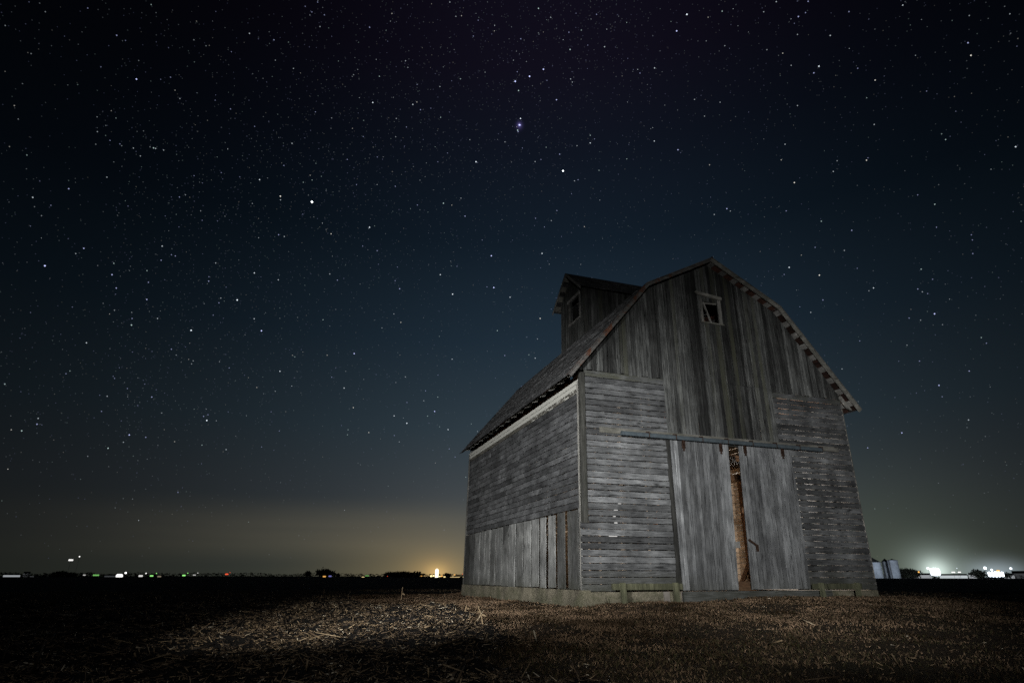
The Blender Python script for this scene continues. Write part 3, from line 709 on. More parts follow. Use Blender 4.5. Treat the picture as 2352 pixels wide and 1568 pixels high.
# ------------------------------------------------------------------ lamps inside
lampr = empty('work_lamp', (1.5, 1.2, -.04), 'bright white work lamp on a stand glowing between the slats of the left crib', 'lamp')
LM = emit('white_lamp_panel', (1., .98, .94), .75, True)
for x0, x1, z in ((1.60, 1.69, 2.03), (1.48, 1.59, 1.87), (1.45, 1.52, 1.705), (1.47, 1.56, 1.54), (1.30, 1.54, 1.225)):
    MB().prism([(x0, z - .035), (x0 + .03, z - .05), (x1 - .02, z - .045), (x1, z), (x1 - .04, z + .045), (x0 + .02, z + .05)], 'y', 1.19, 1.21).build('light_bar', LM, lampr, True)
mb = MB(); mb.tube([(1.50, 1.23, -.04), (1.54, 1.23, 2.10)], .018, 8); mb.bar((1.3, 1.23, -.03), (1.7, 1.23, -.03), .03, .02); mb.bar((1.5, 1.03, -.03), (1.5, 1.43, -.03), .03, .02); mb.build('stand', M['iron'], lampr)
def light(name, typ, loc, power, colr, size=.1, tgt=None, ang=None, blend=.6):
    l = bpy.data.lights.new(name, typ); l.energy = power; l.color = colr
    if typ == 'SUN': l.angle = size
    else: l.shadow_soft_size = size
    o = bpy.data.objects.new(name, l); col.objects.link(o); o.location = loc
    if tgt is not None: o.rotation_euler = (Vector(tgt) - Vector(loc)).to_track_quat('-Z', 'Y').to_euler()
    if typ == 'SPOT': l.spot_size = math.radians(ang); l.spot_blend = blend
    return o
light('alley_lamp', 'POINT', (4.3, 5.3, 1.7), 130, (1., .75, .52), .12)
light('loft_lamp', 'POINT', (4.6, 3.2, 4.5), 9, (1., .84, .66), .12)
light('right_crib_lamp', 'POINT', (6.7, 2.6, 3.0), 620, (1., .93, .84), .10)
light('left_crib_lamp', 'POINT', (1.4, 6.5, 1.6), 6, (1., .78, .56), .12)

# the torch the photographer swept over the barn during the exposure
TC = (1., .995, .98)
light('torch_on_doors', 'SPOT', (-6.8, -16.5, 2.2), 10200, TC, .08, (5.1, 0, 2.5), 34, 1.)
light('torch_on_side', 'SPOT', (-11., -13., 2.0), 18500, TC, .08, (-.4, 3., 2.9), 36, 1.)
light('torch_on_gable', 'SPOT', (-7.8, -16.5, 2.2), 2100, TC, .08, (4.5, 0, 6.0), 40, 1.)
light('torch_on_field', 'SPOT', (-9.6, -11., 2.0), 4400, (1., .97, .9), .06, (-3.2, 3.4, .30), 31, 1.)
light('torch_on_grass', 'SPOT', (-7.5, -15.5, 2.2), 1900, (1., .97, .9), .06, (1.4, -.8, .1), 27, 1.)
light('torch_spill', 'SPOT', (-7.5, -16.5, 2.2), 420, TC, .08, (0, 1., 1.), 75, 1.)
light('moon', 'SUN', (0, 0, 50), .012, (.85, .92, 1.), math.radians(.5), (-20, 40, 0))

# ------------------------------------------------------------------ far lights, trees, bins
FL = {}
def lamp_mat(key):
    if key not in FL:
        cc = {'w': (1, .98, .95), 'b': (.8, .9, 1), 'g': (.35, 1, .25), 'r': (1, .12, .05), 'o': (1, .5, .12), 'y': (1, .78, .35), 'u': (.35, .35, 1), 'd': (.5, .42, .3)}[key[0]]
        FL[key] = emit('lamp_glow_' + {'w': 'white', 'b': 'cool', 'g': 'green', 'r': 'red', 'o': 'orange', 'y': 'yellow', 'u': 'blue', 'd': 'dim'}[key[0]], cc, float(key[1:]), float(key[1:]) >= 3)
    return FL[key]
def lamp(px, py, rpx, key, label, dist=600, wide=1.0, name='street_lamp'):
    x, y, z = far(px, dist, py); r = rpx * dist / FPX; gz = -.56
    o = empty(name, (x, y, gz), label, 'lamp', 'far lamps along the horizon')
    mb = MB(); mb.tube([(x, y, gz), (x, y, z + r * .2)], max(.06, r * .10), 6); mb.build('pole', M['pole'], o)
    mb = MB(); h = Vector((x - CX, y - CY, 0)).normalized(); sd = Vector((h.y, -h.x, 0))
    if wide > 1:
        for q in np.linspace(-1, 1, 4): mb.ball((x + sd.x * r * (wide - .6) * q, y + sd.y * r * (wide - .6) * q, z), r, n=8)
    else: mb.ball((x, y, z), r)
    mb.build('lamp_head', lamp_mat(key), o)
LP = [(153, 1286.5, 2.6, 'w1.0', 'wide pale lamp high above the far left horizon', 1.9), (171, 1278.4, 1.8, 'w1.5', 'small white doubled image of a lamp, highest above the far left horizon', 1),  # each left pair is one lamp doubled; the upper point is its second image
 (287, 1316, 2.6, 'w3', 'white doubled image of a lamp just above and right of the brightest left ground lamp', 1), (274, 1323, 5.6, 'w1.6', 'brightest round white lamp on the left horizon', 1.25),
 (323, 1323, 2.8, 'w.7', 'pale low lamp, first to the right of the brightest left lamp', 1.7), (334, 1317, 1.8, 'w1.4', 'white doubled image above the pale low lamp on the left horizon', 1),
 (348, 1322.8, 2.2, 'g.9', 'low green lamp just left of the dim brown one', 1.8), (358, 1317, 1.5, 'g1.0', 'tiny green doubled image above the low green lamp', 1),
 (366, 1324.5, 2.2, 'd.4', 'dim brown lamp beside the low green lamp', 2), (220, 1321.3, 2.3, 'g.45', 'wide greenish lamp left of the brightest left lamp', 3), (193, 1321, 1.5, 'w.5', 'faint lamp left of the wide greenish lamp', 1.8),
 (422, 1321.8, 2.2, 'g1.0', 'wide green lamp alone in the middle of the left horizon', 1.8), (430, 1316.6, 1.5, 'g.9', 'green doubled image above the wide green lamp', 1),
 (446, 1321, 1.8, 'w.4', 'faint pale lamp right of the wide green lamp', 2), (453, 1316.3, 1.3, 'w.8', 'tiny white doubled image above the faint pale lamp', 1),
 (520, 1319, 2.3, 'r.9', 'red lamp on the left horizon', 1.8), (527, 1315.3, 1.2, 'r.8', 'tiny red doubled image above the red lamp', 1),
 (745, 1324.3, 2.3, 'o.8', 'orange lamp below the round dark trees', 1.8), (758, 1323.6, 2.3, 'u.4', 'blue lamp right of the orange lamp below the dark trees', 1.8),
 (834, 1326, 2.0, 'y.8', 'pale yellow lamp below the green sign light', 1.9), (843, 1322.6, 1.6, 'g.4', 'dim green light above the pale yellow lamp', 3.4),
 (890, 1323.5, 1.3, 'r.6', 'tiny red lamp in the dark trees left of the glowing tower', 1), (990.5, 1323.3, 2.6, 'y2', 'yellow lamp at the left foot of the glowing tower', 1.3),
 (1014.5, 1323.3, 2.0, 'o1.3', 'orange lamp at the right foot of the glowing tower', 1.2), (1062, 1318.6, 1.4, 'r.9', 'small red lamp beside the barn above the bright one', 1),
 (1065, 1327, 3.4, 'y5', 'bright warm lamp touching the left edge of the barn', 1),
 (996, 1322.5, 2.2, 'y3', 'added yellow lamp squeezed between the left foot lamp and the glowing tower', 1), (1010, 1324, 1.8, 'y1.5', 'added yellow lamp just right of the base of the glowing tower', 1.3), (1021, 1325.2, 1.9, 'y1.2', 'added pale yellow lamp under the round tree right of the tower', 1.6), (1044, 1320.5, 1.6, 'o1.1', 'added orange lamp above the yellow glowing shed left of the barn', 1.3), (968, 1323.2, 1.5, 'o.7', 'added dim orange lamp at the right end of the wood by the tower', 1.6), (2112.5, 1314, 2.3, 'o1.4', 'orange lamp left of the great floodlight', 1), (2135.8, 1305.6, 3.2, 'b4', 'white lamp just above and left of the great floodlight', 1),  # lamps round the tower here are added to make a warm cluster
 (2202.5, 1305.6, 1.4, 'b1', 'small high lamp right of the great floodlight', 1), (2192, 1314.6, 1.8, 'w1.2', 'short row of white lamps right of the great floodlight', 2.2), (2206, 1314.4, 1.6, 'w1.3', 'white lamp ending the row right of the great floodlight', 2),
 (2267.5, 1305, 3.8, 'b4', 'high white lamp, taller of the two near the right lamp cluster', 1), (2282, 1309.2, 2.6, 'b4', 'white lamp between the tall lamp and the low cluster at right', 1),
 (2296, 1311.6, 2.4, 'o1.5', 'orange lamp above the low white cluster at right', 1.3), (2327, 1306, 3.0, 'b3', 'rightmost high white lamp near the edge of the field', 1)]
for px, py, r_, k_, lb, wd in LP: lamp(px, py - 1.2, r_ * .62, k_, lb, 600, wd)
def flood(px, py, wpx, hpx, label, key, dist=600, lampn=(4, 3), r_px=3.2):
    x, y, z = far(px, dist, py); k = dist / FPX; o = empty('floodlight_mast', (x, y, -.56), label, 'floodlight')
    h = Vector((x - CX, y - CY, 0)).normalized(); sd = Vector((h.y, -h.x, 0)); mb = MB()
    mb.tube([(x, y, -.56), (x, y, z)], .3, 6); mb.build('mast', M['pole'], o); mb = MB()
    for i in range(lampn[0]):
        for j in range(lampn[1]):
            a, b = (i / (lampn[0] - 1) - .5) * wpx * k, (j / max(1, lampn[1] - 1) - .5) * hpx * k * (1 - .5 * abs(i / (lampn[0] - 1) - .5)); mb.ball((x + sd.x * a, y + sd.y * a, z + b), r_px * k)
    mb.build('lamp_cluster', lamp_mat(key), o)
flood(2150.5, 1312.5, 9, 8, 'great white floodlight mast, brightest light on the right horizon', 'b12', r_px=3.0)
flood(2289, 1318, 17, 4, 'low wide cluster of white floodlights near the right edge', 'b8', lampn=(5, 2), r_px=2.6)
# low sheds, walls self-glowing in place of light falling on them
def shed(px0, px1, py0, py1, label, mat, dist=640, name='low_shed', pitch=.35):
    x0, y0, _ = far(px0, dist, 1322); x1, y1, _ = far(px1, dist, 1322); zt = far((px0 + px1) / 2, dist, py0)[2]; zb = -.7
    h = Vector((x0 + x1 - 2 * CX, y0 + y1 - 2 * CY, 0)).normalized(); dp = 12.
    o = empty(name, ((x0 + x1) / 2, (y0 + y1) / 2, -.56), label, 'shed', 'low sheds on the horizon'); ze = zb + (zt - zb) * (1 - pitch)
    A, B = Vector((x0, y0, 0)), Vector((x1, y1, 0)); C_, D_ = B + h * dp, A + h * dp
    MB().hexa([(A.x, A.y, zb), (B.x, B.y, zb), (C_.x, C_.y, zb), (D_.x, D_.y, zb), (A.x, A.y, ze), (B.x, B.y, ze), (C_.x, C_.y, ze), (D_.x, D_.y, ze)]).build('wall', mat, o)
    mA, mB_ = (A + D_) / 2, (B + C_) / 2; ov = h * -.4
    m_ = MB(); m_.add([(A.x + ov.x, A.y + ov.y, ze + .02), (B.x + ov.x, B.y + ov.y, ze + .02), (C_.x, C_.y, ze + .02), (D_.x, D_.y, ze + .02), (mA.x, mA.y, zt), (mB_.x, mB_.y, zt)], [(0, 1, 5, 4), (2, 3, 4, 5), (0, 4, 3), (1, 2, 5), (3, 2, 1, 0)], (1, 0, 0)); m_.build('roof', M['dark'], o)
    return o
WL = emit('glow_white_wall', (.9, .95, 1.), .32); WL2 = emit('dim_glow_wall', (.8, .85, .9), .05); YL = emit('glow_yellow_wall', (1, .75, .35), .8); WL3 = emit('bright_glow_wall', (.88, .96, 1.), .55)
shed(7, 46, 1317.5, 1327.5, 'low glowing white shed at the far left edge of the horizon', WL)
shed(52, 68, 1312, 1320, 'small shed with a dim glowing wall behind the far left white shed', WL2, 700)
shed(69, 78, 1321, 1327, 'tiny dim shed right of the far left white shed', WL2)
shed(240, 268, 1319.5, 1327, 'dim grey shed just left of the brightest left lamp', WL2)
shed(1034, 1056, 1323, 1330, 'yellow glowing low shed between the glowing tower and the barn', YL)
shed(2098, 2140, 1315.5, 1327, 'glowing low white shed left of the great floodlight', WL)
shed(2158, 2222, 1317, 1327, 'long glowing white shed right of the great floodlight', WL3)
shed(2225, 2243, 1315, 1327, 'pale shed right of the long glowing shed', WL)
shed(2306, 2330, 1316.5, 1327, 'glowing shed between the low white cluster and the right edge', WL)
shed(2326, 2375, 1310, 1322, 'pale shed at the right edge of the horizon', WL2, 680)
# glowing tower
def round_tower(px, py_top, wpx, label, mat, dist, name, roofh, roofmat, cat, gx_=0):
    x, y, z = far(px, dist, py_top); r = wpx / 2 * dist / FPX; o = empty(name, (x, y, -.56), label, cat)
    mb = MB(); nn = 20
    for i in range(nn):
        a, b = 2 * math.pi * i / nn, 2 * math.pi * (i + 1) / nn; zs = np.linspace(-.7, z, 9)
        for q in range(8):
            rr = r * (1 + .015 * (q % 2)); mb.add([(x + rr * math.cos(a), y + rr * math.sin(a), zs[q]), (x + rr * math.cos(b), y + rr * math.sin(b), zs[q]), (x + rr * math.cos(b), y + rr * math.sin(b), zs[q + 1]), (x + rr * math.cos(a), y + rr * math.sin(a), zs[q + 1])], [(0, 1, 2, 3)], (1, 0, 0))
    mb.build('wall', mat, o); mb = MB(); mb.tube([(x, y, z), (x, y, z + roofh), (x, y, z + roofh + .3)], [r * 1.04, r * .15, r * .12], 20); mb.build('roof', roofmat, o)
    if mat is not M['bin']: return
    mb = MB(); mb.bar((x - r - .3, y - .5, -.6), (x - r - .3, y - .5, z), .15, .6); mb.build('ladder', M['pole'], o)
TW = emit('glow_tower_wall', (1., .93, .66), 2.2)  # emission in wall and roof stands in for floodlight on the tower
round_tower(1003, 1307.5, 7, 'tall narrow tower glowing yellow on the horizon left of the barn', TW, 600, 'grain_tower', 1.0, emit('glow_tower_roof', (1., .9, .6), 1.6), 'tower')
round_tower(2011, 1291, 26, 'broad grey grain bin with dark cone roof beside the barn corner', M['bin'], 560, 'grain_bin', 3.2, M['dark'], 'grain bin')
round_tower(2040, 1289, 12, 'narrow middle grain bin between the broad one and the bright one', M['bin'], 575, 'grain_bin', 2.0, M['dark'], 'grain bin')
round_tower(2057, 1286, 17, 'tall bright grain bin, rightmost of the three', M['bin'], 565, 'grain_bin', .8, M['dark'], 'grain bin')
x, y, z = far(2075, 520, 1316); light('bin_fill_spot', 'SPOT', (x, y, 8), 5.5e4, (.8, .88, 1.), 1.5, (*far(2038, 560), 9.), 110, .5)  # unseen spots added to brighten the grain bins
x, y, z = far(2002, 500, 1300); light('bin_fill_spot', 'SPOT', (x, y, 2), 9e3, (.75, .8, 1.), 1.5, (*far(2020, 560), 9.), 80, .5)

# far trees
def tree(px, py, wpx, label, dist=620, mat=None, kind=0):
    x, y, z = far(px, dist, py); k = dist / FPX; Hh = z + .6; w = wpx * k / 2; gz = -.6
    o = empty('tree', (x, y, gz), label, 'tree', 'trees along the horizon')
    mb = MB(); mb.tube([(x, y, gz), (x + .1, y, gz + Hh * .3), (x, y + .1, gz + Hh * .7)], [max(.2, w * .08), w * .06, w * .02], 6)
    for q in range(6):
        a = q * 1.05; mb.tube([(x, y, gz + Hh * (.25 + .05 * q)), (x + w * .6 * math.cos(a), y + w * .6 * math.sin(a), gz + Hh * (.5 + .06 * q))], [w * .03, w * .012], 5)
    mb.build('trunk', M['dark'], o); n = 520
    u = rng.normal(0, 1, (n, 3)); u /= np.linalg.norm(u, axis=1)[:, None]; rr = rng.random(n) ** .45
    lob = 1 + .25 * np.sin(u[:, 0] * 5 + px) * np.cos(u[:, 2] * 4 + px * .7)
    c0 = np.stack([x + u[:, 0] * rr * w * lob, y + u[:, 1] * rr * w * lob, gz + Hh * .56 + u[:, 2] * rr * Hh * .44 * lob], -1)
    V = (c0[:, None, :] + rng.normal(0, w * .10 + .15, (n, 3, 3))).reshape(-1, 3); F = np.arange(3 * n).reshape(-1, 3)
    me = np_mesh('crown', V - np.array([x, y, gz]), F, M['fartree']); me.parent = o
for px, py, w_, lb in [(706, 1310.5, 15, 'small round dark tree, left of the taller pair'), (742, 1305.5, 30, 'tallest broad dark tree on the left horizon'), (757, 1310, 24, 'lower dark tree merging with the tallest one'),
    (776, 1317, 9, 'tiny bush-like tree right of the tallest dark tree'), (140, 1313, 30, 'low dark tree at the far left below the high lamps'), (162, 1316, 20, 'low shrubby tree right of the far left low tree'),
    (898, 1315, 34, 'dark tree at the left end of the wood by the glowing tower'), (925, 1313.5, 40, 'broad dark tree in the middle of the wood by the glowing tower'), (952, 1314.5, 36, 'dark tree at the right end of the wood, next to the glowing tower'),
    (1028, 1316, 17, 'round dark tree right of the glowing tower'), (2080, 1305.5, 30, 'dark tree just right of the grain bins'), (2098, 1308, 28, 'dark sloping tree between the bins and the floodlight'),
    (2247, 1308, 22, 'dark tree left of the high white lamp at right'), (2312, 1315, 14, 'small dark tree near the right edge lamps')]:
    tree(px, py, w_, lb)
# low wood and hedgerows that read as one dark mass
n = 9000; px = rng.uniform(-150, 2500, n)
dens = vnoise(px / 60., px * 0 + .5, 77) * .6 + vnoise(px / 17., px * 0 + 4.5, 78) * .4
V = []
for i in range(n):
    d_ = 660 + 60 * R(); k = d_ / FPX; x, y = far(px[i], d_); hh = (3 + 7.5 * dens[i]) * k * rng.random()
    V += [(x + U(-1.6, 1.6), y + U(-1.6, 1.6), -.6 + hh + U(-.8, .8)) for _ in range(3)]
tag(np_mesh('distant_hedgerow', np.array(V), np.arange(3 * n).reshape(-1, 3), M['fartree']), 'low dark line of hedges and woods along the horizon', 'hedgerow', kind='stuff')

# ------------------------------------------------------------------ stars
def tile(ox, oy, q, L_): return [(ox + a / q, oy + b / q, m_) for a, b, m_ in L_]
BR = tile(0, 0, 2.977, [(310, 82, 1), (600, 57, 1.2), (1034, 33, 1.2), (36, 176, 1), (798, 243, 1.6), (933, 542, 2.6), (213, 368, 1), (690, 458, 1), (1706, 230, 1.6), (1873, 274, 1.5), (1409, 315, 1), (1431, 312, .8), (948, 415, .9), (98, 723, 1.2), (125, 815, 1), (154, 573, .8), (761, 758, 1), (664, 800, 1), (793, 808, 1), (724, 859, .9), (666, 901, 1.3), (722, 927, .8), (655, 987, 1), (820, 985, 1.2), (832, 997, 1), (1050, 1012, 1.8), (1064, 1016, 1.6), (1026, 1005, 1), (1119, 1027, 1.4), (960, 1067, 1.4), (778, 1108, .8), (184, 1061, 1.2), (65, 1003, 1), (731, 1212, 1.4), (470, 1291, 1.9), (224, 1350, 1.9), (348, 1404, 1.2), (284, 1475, 1.1), (1327, 1202, 1.2), (1372, 1442, 1.2), (1775, 1229, 2.2), (1917, 1342, 2.6), (1918, 1367, 1.6), (2133, 1381, 9), (1941, 1132, 1.5), (1997, 981, 1.7), (1741, 865, 1.3), (1576, 746, 1.4), (1230, 675, 1.3), (1197, 618, 1.1), (1166, 529, 1.3), (1326, 274, 1.1), (2172, 16, 1.3), (2087, 45, 1.2), (2218, 103, 1.4), (2188, 183, 1.4), (1883, 413, 1.2), (2157, 766, 1.4), (2268, 807, 1.2), (2121, 1199, 1.3), (2134, 1231, 1.3), (2074, 1247, 1.3), (1268, 1333, 1.2), (1513, 1181, 1.2)])
BR += tile(784, 0, 2.977, [(193, 188, 1.7), (742, 16, 1.5), (346, 94, 1.4), (336, 146, 1), (1348, 59, 1.9), (936, 140, 1.3), (1048, 175, 1.4), (1227, 267, 1.6), (1432, 120, 1.5), (1556, 222, 1.6), (1641, 207, 1.4), (1564, 340, 1.9), (1685, 310, 1.2), (1800, 321, 1.8), (2293, 213, 2.8), (1382, 475, 3), (1287, 523, 3.4), (1189, 557, 3.4), (1212, 620, 2), (1203, 492, 1.4), (1471, 683, 2.3), (1177, 413, 1.3), (983, 495, 1.2), (815, 540, 1.4), (215, 702, 2.4), (489, 715, 2), (541, 751, 1.6), (439, 417, 1.5), (260, 523, 1.5), (84, 512, 1.2), (674, 593, 1.5), (518, 579, 1.2), (679, 803, 1.5), (376, 811, 1.4), (1225, 811, 2.6), (1217, 855, 3.4), (1224, 856, 2.4), (1206, 891, 2.2), (1209, 901, 1.8), (1199, 868, 1.1), (921, 1107, 2.8), (1493, 1055, 1.9), (1516, 1169, 6.5), (1702, 978, 2.2), (1702, 926, 1.5), (1731, 951, 1.3), (2140, 965, 2), (2302, 1025, 2.2), (2142, 466, 2), (2042, 501, 1.5), (1325, 1106, 1.6), (1365, 1091, 1.4), (698, 1390, 2.1), (846, 1478, 2), (520, 1402, 1.5), (193, 1554, 2.6), (369, 1274, 1.6), (660, 1107, 1.3), (1595, 1237, 1.6), (1762, 1165, 1.4), (1952, 1087, 1.4), (1328, 1493, 1.6), (1436, 1509, 1.5), (1662, 1550, 1.5), (1474, 1440, 1.5), (726, 1047, 1.2), (1119, 971, 1.4), (1238, 1013, 1.3), (903, 248, 1.4), (1568, 541, 1.6), (1406, 551, 1.3), (150, 935, 1.3), (372, 936, 1.3), (246, 1074, 1.3)])
BR += tile(1568, 0, 2.977, [(29, 100, 3), (270, 78, 1.6), (640, 13, 1.6), (858, 11, 1.7), (791, 115, 2.1), (840, 88, 1.5), (554, 82, 1.4), (785, 237, 1.4), (1009, 244, 1.7), (1137, 81, 1.5), (1505, 37, 1.7), (1960, 108, 1.2), (1951, 294, 2), (1971, 380, 2.2), (932, 454, 2.5), (897, 500, 1.9), (1197, 468, 1.4), (1316, 549, 1.9), (684, 365, 1.5), (742, 448, 1.4), (288, 314, 1.3), (576, 341, 1.3), (81, 681, 1.5), (256, 700, 1.4), (785, 723, 1.5), (149, 795, 1.4), (1310, 852, 1.5), (1668, 624, 1.2), (1798, 955, 1.5), (1771, 916, 1.1), (2277, 1004, 2.2), (700, 987, 1.6), (674, 1094, 1.5), (1257, 1096, 2), (1267, 1080, 1.2), (1030, 1173, 1.6), (764, 1249, 2.3), (1607, 1333, 1.3), (1724, 1397, 1.6), (302, 1427, 2.2), (216, 1467, 1.6), (326, 1443, 1.4), (708, 1442, 1.5), (948, 1513, 1.6), (184, 1128, 1.5), (1056, 1100, 1.3)])
BR += tile(0, 526.7, 2.977, [(307, 249, 3), (573, 130, 2.1), (518, 166, 1.4), (766, 310, 2.2), (795, 401, 1.9), (1109, 115, 1.9), (1199, 182, 1.6), (1102, 211, 1.6), (1015, 362, 1.6), (1004, 479, 2.1), (903, 609, 1.5), (899, 654, 2), (1077, 609, 1.6), (1307, 690, 3), (1622, 483, 3), (1788, 693, 3), (1739, 298, 2.3), (1427, 354, 1.8), (1429, 324, 1.4), (1497, 502, 1.6), (1510, 470, 1.5), (1738, 611, 1.9), (1903, 345, 1.8), (1475, 230, 1.6), (1458, 586, 1.3), (1914, 969, 2.2), (1905, 37, 1.8), (1944, 49, 1.6), (2264, 31, 1.9), (2255, 305, 1.6), (2307, 347, 1.7), (1414, 1305, 2.8), (1392, 1277, 1.6), (1422, 1266, 1.4), (1038, 1145, 1.8), (884, 1404, 2.4), (997, 1420, 1.6), (844, 1454, 1.4), (739, 1495, 1.9), (253, 1331, 1.9), (261, 1291, 1.6), (148, 1376, 1.8), (77, 1369, 1.4), (33, 1057, 1.5), (591, 775, 1.9), (451, 986, 1.3), (478, 967, 1.2), (783, 1018, 1.3), (871, 1087, 1.3), (733, 1140, 1.5), (1172, 819, 1.6), (1310, 919, 1.3), (1321, 898, 1.3), (1290, 888, 1.1), (1205, 859, 1.2), (694, 1243, 1.4), (1546, 1504, 1.6), (1381, 1474, 1.3), (1756, 1080, 1.4), (1882, 1106, 1.3), (1854, 1246, 1.1), (1910, 1377, 1.2), (1194, 1450, 1.3), (1106, 1254, 1.2), (600, 1550, 1.1), (2016, 871, 1.3), (2000, 860, 1.2), (2268, 1010, 1.4)])
BR += tile(784, 526.7, 2.978, [(1026, 181, 3), (1373, 165, 2.4), (1043, 398, 3), (761, 443, 2.7), (677, 310, 2.4), (1154, 464, 2.1), (1360, 609, 2.3), (88, 849, 2.7), (399, 406, 2), (368, 351, 1.5), (245, 146, 1.6), (1067, 692, 1.7), (1118, 862, 1.7), (1326, 880, 1.9), (1283, 857, 1.4), (758, 887, 1.8), (638, 1244, 2.6), (448, 1325, 2.6), (361, 1274, 2.1), (730, 1368, 2.1), (19, 1084, 2.1), (82, 1218, 1.9), (188, 1388, 1.8), (590, 1276, 1.4), (576, 1103, 1.5), (438, 1008, 1.5), (407, 636, 1.7), (278, 674, 1.3), (449, 1183, 1.4), (362, 1408, 1.4), (396, 1452, 1.4), (661, 996, 1.3), (660, 1146, 1.4), (738, 1500, 1.4), (889, 1329, 1.2), (931, 1381, 1.3), (1341, 749, 1.5), (996, 393, 1.4), (46, 1369, 1.3), (42, 1403, 1.3)])
BR += tile(1776, 526.7, 2.461, [(90, 215, 2.4), (261, 259, 2.4), (444, 6, 1.8), (237, 102, 1.4), (402, 119, 1.5), (62, 255, 1.4), (281, 399, 1.6), (212, 469, 1.6), (567, 331, 2), (541, 347, 1.3), (475, 220, 1.2), (836, 225, 1.6), (817, 337, 1.6), (843, 353, 1.4), (873, 363, 1.3), (912, 477, 2.6), (768, 501, 1.4), (833, 513, 1.3), (1128, 137, 1.4), (1120, 31, 1.3), (1126, 60, 1.3), (1205, 643, 1.3), (1108, 800, 1.7), (937, 881, 2.2), (727, 1149, 2.2), (534, 1234, 1.7), (1104, 1076, 1.6), (827, 744, 1.4), (756, 654, 1.2), (489, 630, 1.3), (389, 788, 1.4), (957, 538, 1.1), (901, 282, 1.3), (955, 945, 1.2)])
RS = 12000.; PXM = RS / FPX * 2352 / 1024         # one render pixel at that distance
sv, sf, st = [], [], []
def star(d, rpx, br, cc):
    c0 = Vector((CX, CY, CZ)) + d * RS; a = d.cross(Vector((0, 0, 1))).normalized(); b = d.cross(a); r = rpx * PXM; n = len(sv)
    sv.extend([c0 + a * r, c0 + b * r, c0 - a * r, c0 - b * r, c0 + d * r, c0 - d * r])
    for i in range(4):
        for q in (4, 5): sf.append((n + i, n + (i + 1) % 4, n + q)); st.append((cc[0] * br, cc[1] * br, cc[2] * br))
def scol():
    q = R()
    return (.82, .92, 1.) if q < .40 else (.55, .60, 1.) if q < .78 else (1., .96, .86) if q < .88 else (.75, 1., .97)
for px, py, m_ in BR:
    if m_ < 4: star(ray(px, py), .34 + .11 * m_, .11 * m_ ** 1.8, scol())
    else: star(ray(px, py), 1.15 if m_ > 8 else .95, 1.6, (.9, .97, 1.))
nst = 0
while nst < 12500:
    px, py = U(-500, 2850), U(-600, 1290)
    # crowd along the band of the galaxy, thin near the horizon and at the frame's dark right side
    band = math.exp(-((py - (1050 - px * .75)) / 420.) ** 2) if px < 1500 else 0
    w_ = .36 + .64 * band
    if py > 900: w_ *= max(.12, 1 - (py - 900) / 420)
    if px < 260: w_ *= .45
    if px > 1800: w_ *= .6
    if R() > w_: continue
    m_ = min(1.0, .30 / (R() ** .38) * .5)
    star(ray(px, py), .34 + .12 * R(), .27 * m_ ** 1.8 + .006, scol()); nst += 1
m = NT('starlight'); at = m.n('ShaderNodeAttribute', attribute_name='tone'); e = m.n('ShaderNodeEmission', ins={'Color': at.outputs['Vector'], 'Strength': .85}); ad = m.n('ShaderNodeAddShader', ins={0: e.outputs[0], 1: m.n('ShaderNodeBsdfTransparent').outputs[0]}); o = m.n('ShaderNodeOutputMaterial'); m.t.links.new(ad.outputs[0], o.inputs[0]); m.m.cycles.emission_sampling = 'NONE'
so = np_mesh('stars', np.array([tuple(v) for v in sv]), np.array(sf), m.m, np.array(st))
tag(so, 'thousands of white and bluish stars across the night sky', 'stars', kind='stuff'); so.visible_shadow = True

# ------------------------------------------------------------------ night sky with town glow and thin cloud
w = NT('World', world=True); sc.world = w.m
tc = w.n('ShaderNodeTexCoord').outputs['Generated']; s3 = w.n('ShaderNodeSeparateXYZ', ins={0: tc})
el = w.math('MULTIPLY', w.math('ARCSINE', s3.outputs[2]), 57.2958); az = w.math('MULTIPLY', w.math('ARCTAN2', s3.outputs[0], s3.outputs[1]), 57.2958)
def azel(px, py): d = ray(px, py); return math.degrees(math.atan2(d.x, d.y)), math.degrees(math.asin(d.z))
def gauss(v, c_, wd):
    t = w.math('DIVIDE', w.math('SUBTRACT', v, c_), wd); return w.math('EXPONENT', w.math('MULTIPLY', w.math('MULTIPLY', t, t), -1.))
S1 = lambda r, g_, b: tuple(((q / 255 + .055) / 1.055) ** 2.4 if q > 10 else q / 255 / 12.92 for q in (r, g_, b))
base = w.ramp(w.math('DIVIDE', el, 60.), [(0., S1(74, 78, 70)), (.05, S1(66, 71, 70)), (.12, S1(60, 67, 72)), (.22, S1(47, 60, 69)), (.36, S1(31, 45, 57)), (.52, S1(18, 29, 40)), (.66, S1(15, 20, 31)), (.78, S1(16, 14, 26)), (1., S1(14, 10, 22))])
azc = azel(1330, 1322)[0]
f = w.math('ADD', w.math('MULTIPLY', gauss(az, azc, 30.), .88), .12)
skyc = w.mix(1., base, w.n('ShaderNodeCombineXYZ', ins={0: f, 1: f, 2: f}).outputs[0], 'MULTIPLY')
def add_glow(sk, px, py, waz, wel, colr):
    a0, e0 = azel(px, py); k = w.math('MULTIPLY', gauss(az, a0, waz), gauss(el, e0, wel))
    return w.mix(1., sk, w.mix(k, (0., 0., 0.), colr), 'ADD')
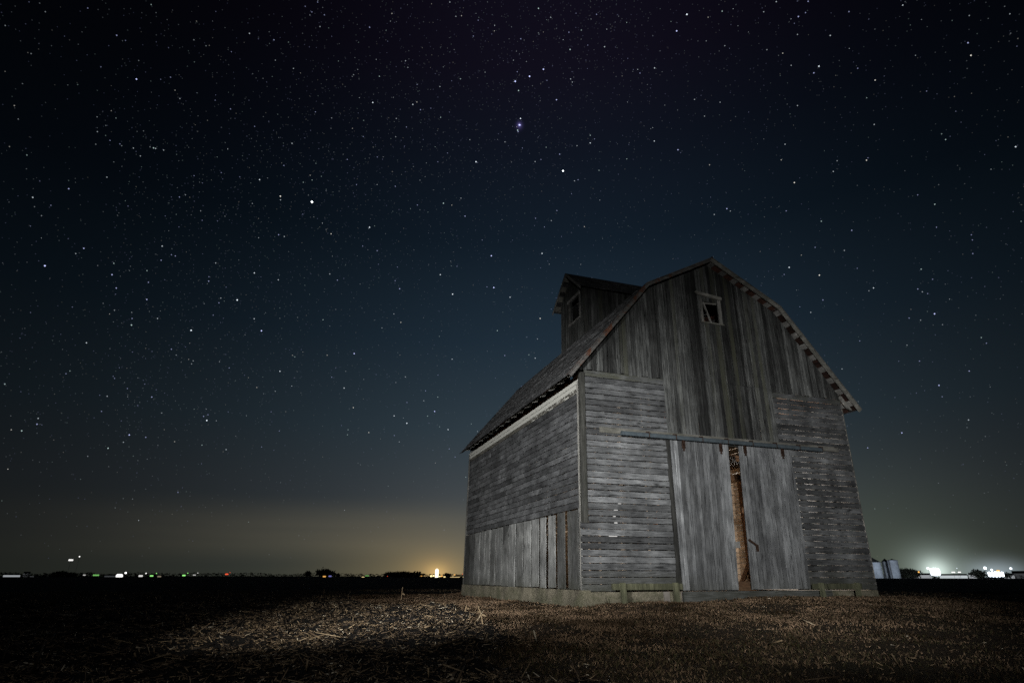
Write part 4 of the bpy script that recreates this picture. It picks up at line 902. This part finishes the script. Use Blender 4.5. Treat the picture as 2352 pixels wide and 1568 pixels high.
skyc = add_glow(skyc, 1010, 1322, 8., 3.8, S1(92, 76, 42)); skyc = add_glow(skyc, 1002, 1318, 2.4, 1.5, S1(120, 92, 45)); skyc = add_glow(skyc, 1003, 1316, .9, .7, S1(140, 110, 60))
skyc = add_glow(skyc, 1130, 1322, 9., 9., S1(38, 38, 36))
skyc = add_glow(skyc, 2010, 1315, 9., 7., S1(46, 52, 40)); skyc = add_glow(skyc, 2150, 1311, 2.1, 1.7, S1(110, 122, 118)); skyc = add_glow(skyc, 2150, 1311, .85, .8, S1(190, 205, 198)); skyc = add_glow(skyc, 2288, 1315, 1.6, .8, S1(130, 142, 150))
skyc = add_glow(skyc, 1193, 288, .34, .30, S1(58, 52, 96)); skyc = add_glow(skyc, 1193, 287, .14, .12, S1(110, 100, 150))
# thin cloud streaks low on the left
cv = w.n('ShaderNodeCombineXYZ', ins={0: w.math('MULTIPLY', az, .02), 1: w.math('MULTIPLY', el, .35), 2: 0.}).outputs[0]
cn = w.math('ADD', .55, w.math('MULTIPLY', w.noise(cv, 1.6, 2, .5), .8))
edge_t = w.math('MULTIPLY', w.ramp(w.math('DIVIDE', w.math('ADD', el, w.math('MULTIPLY', az, -.02)), 10.), [(.08, 0.), (.28, .8), (.40, .85), (.70, 0.)], 'EASE'), 1.)
cb = w.math('MULTIPLY', w.math('MULTIPLY', cn, edge_t), gauss(az, azel(760, 1300)[0], 15.))
skyc = w.mix(1., skyc, w.mix(cb, (0., 0., 0.), S1(54, 48, 34)), 'ADD')
bg = w.n('ShaderNodeBackground', ins={'Color': skyc, 'Strength': 1.}); wo = w.n('ShaderNodeOutputWorld'); w.t.links.new(bg.outputs[0], wo.inputs[0])

# ------------------------------------------------------------------ render settings
sc.view_settings.view_transform = 'Standard'; sc.view_settings.look = 'None'; sc.view_settings.exposure = 0; sc.view_settings.gamma = 1
sc.cycles.use_denoising = False; sc.cycles.max_bounces = 5; sc.cycles.diffuse_bounces = 3; sc.cycles.glossy_bounces = 2; sc.cycles.transmission_bounces = 1
sc.cycles.sample_clamp_indirect = 1.2; sc.cycles.sample_clamp_direct = 4
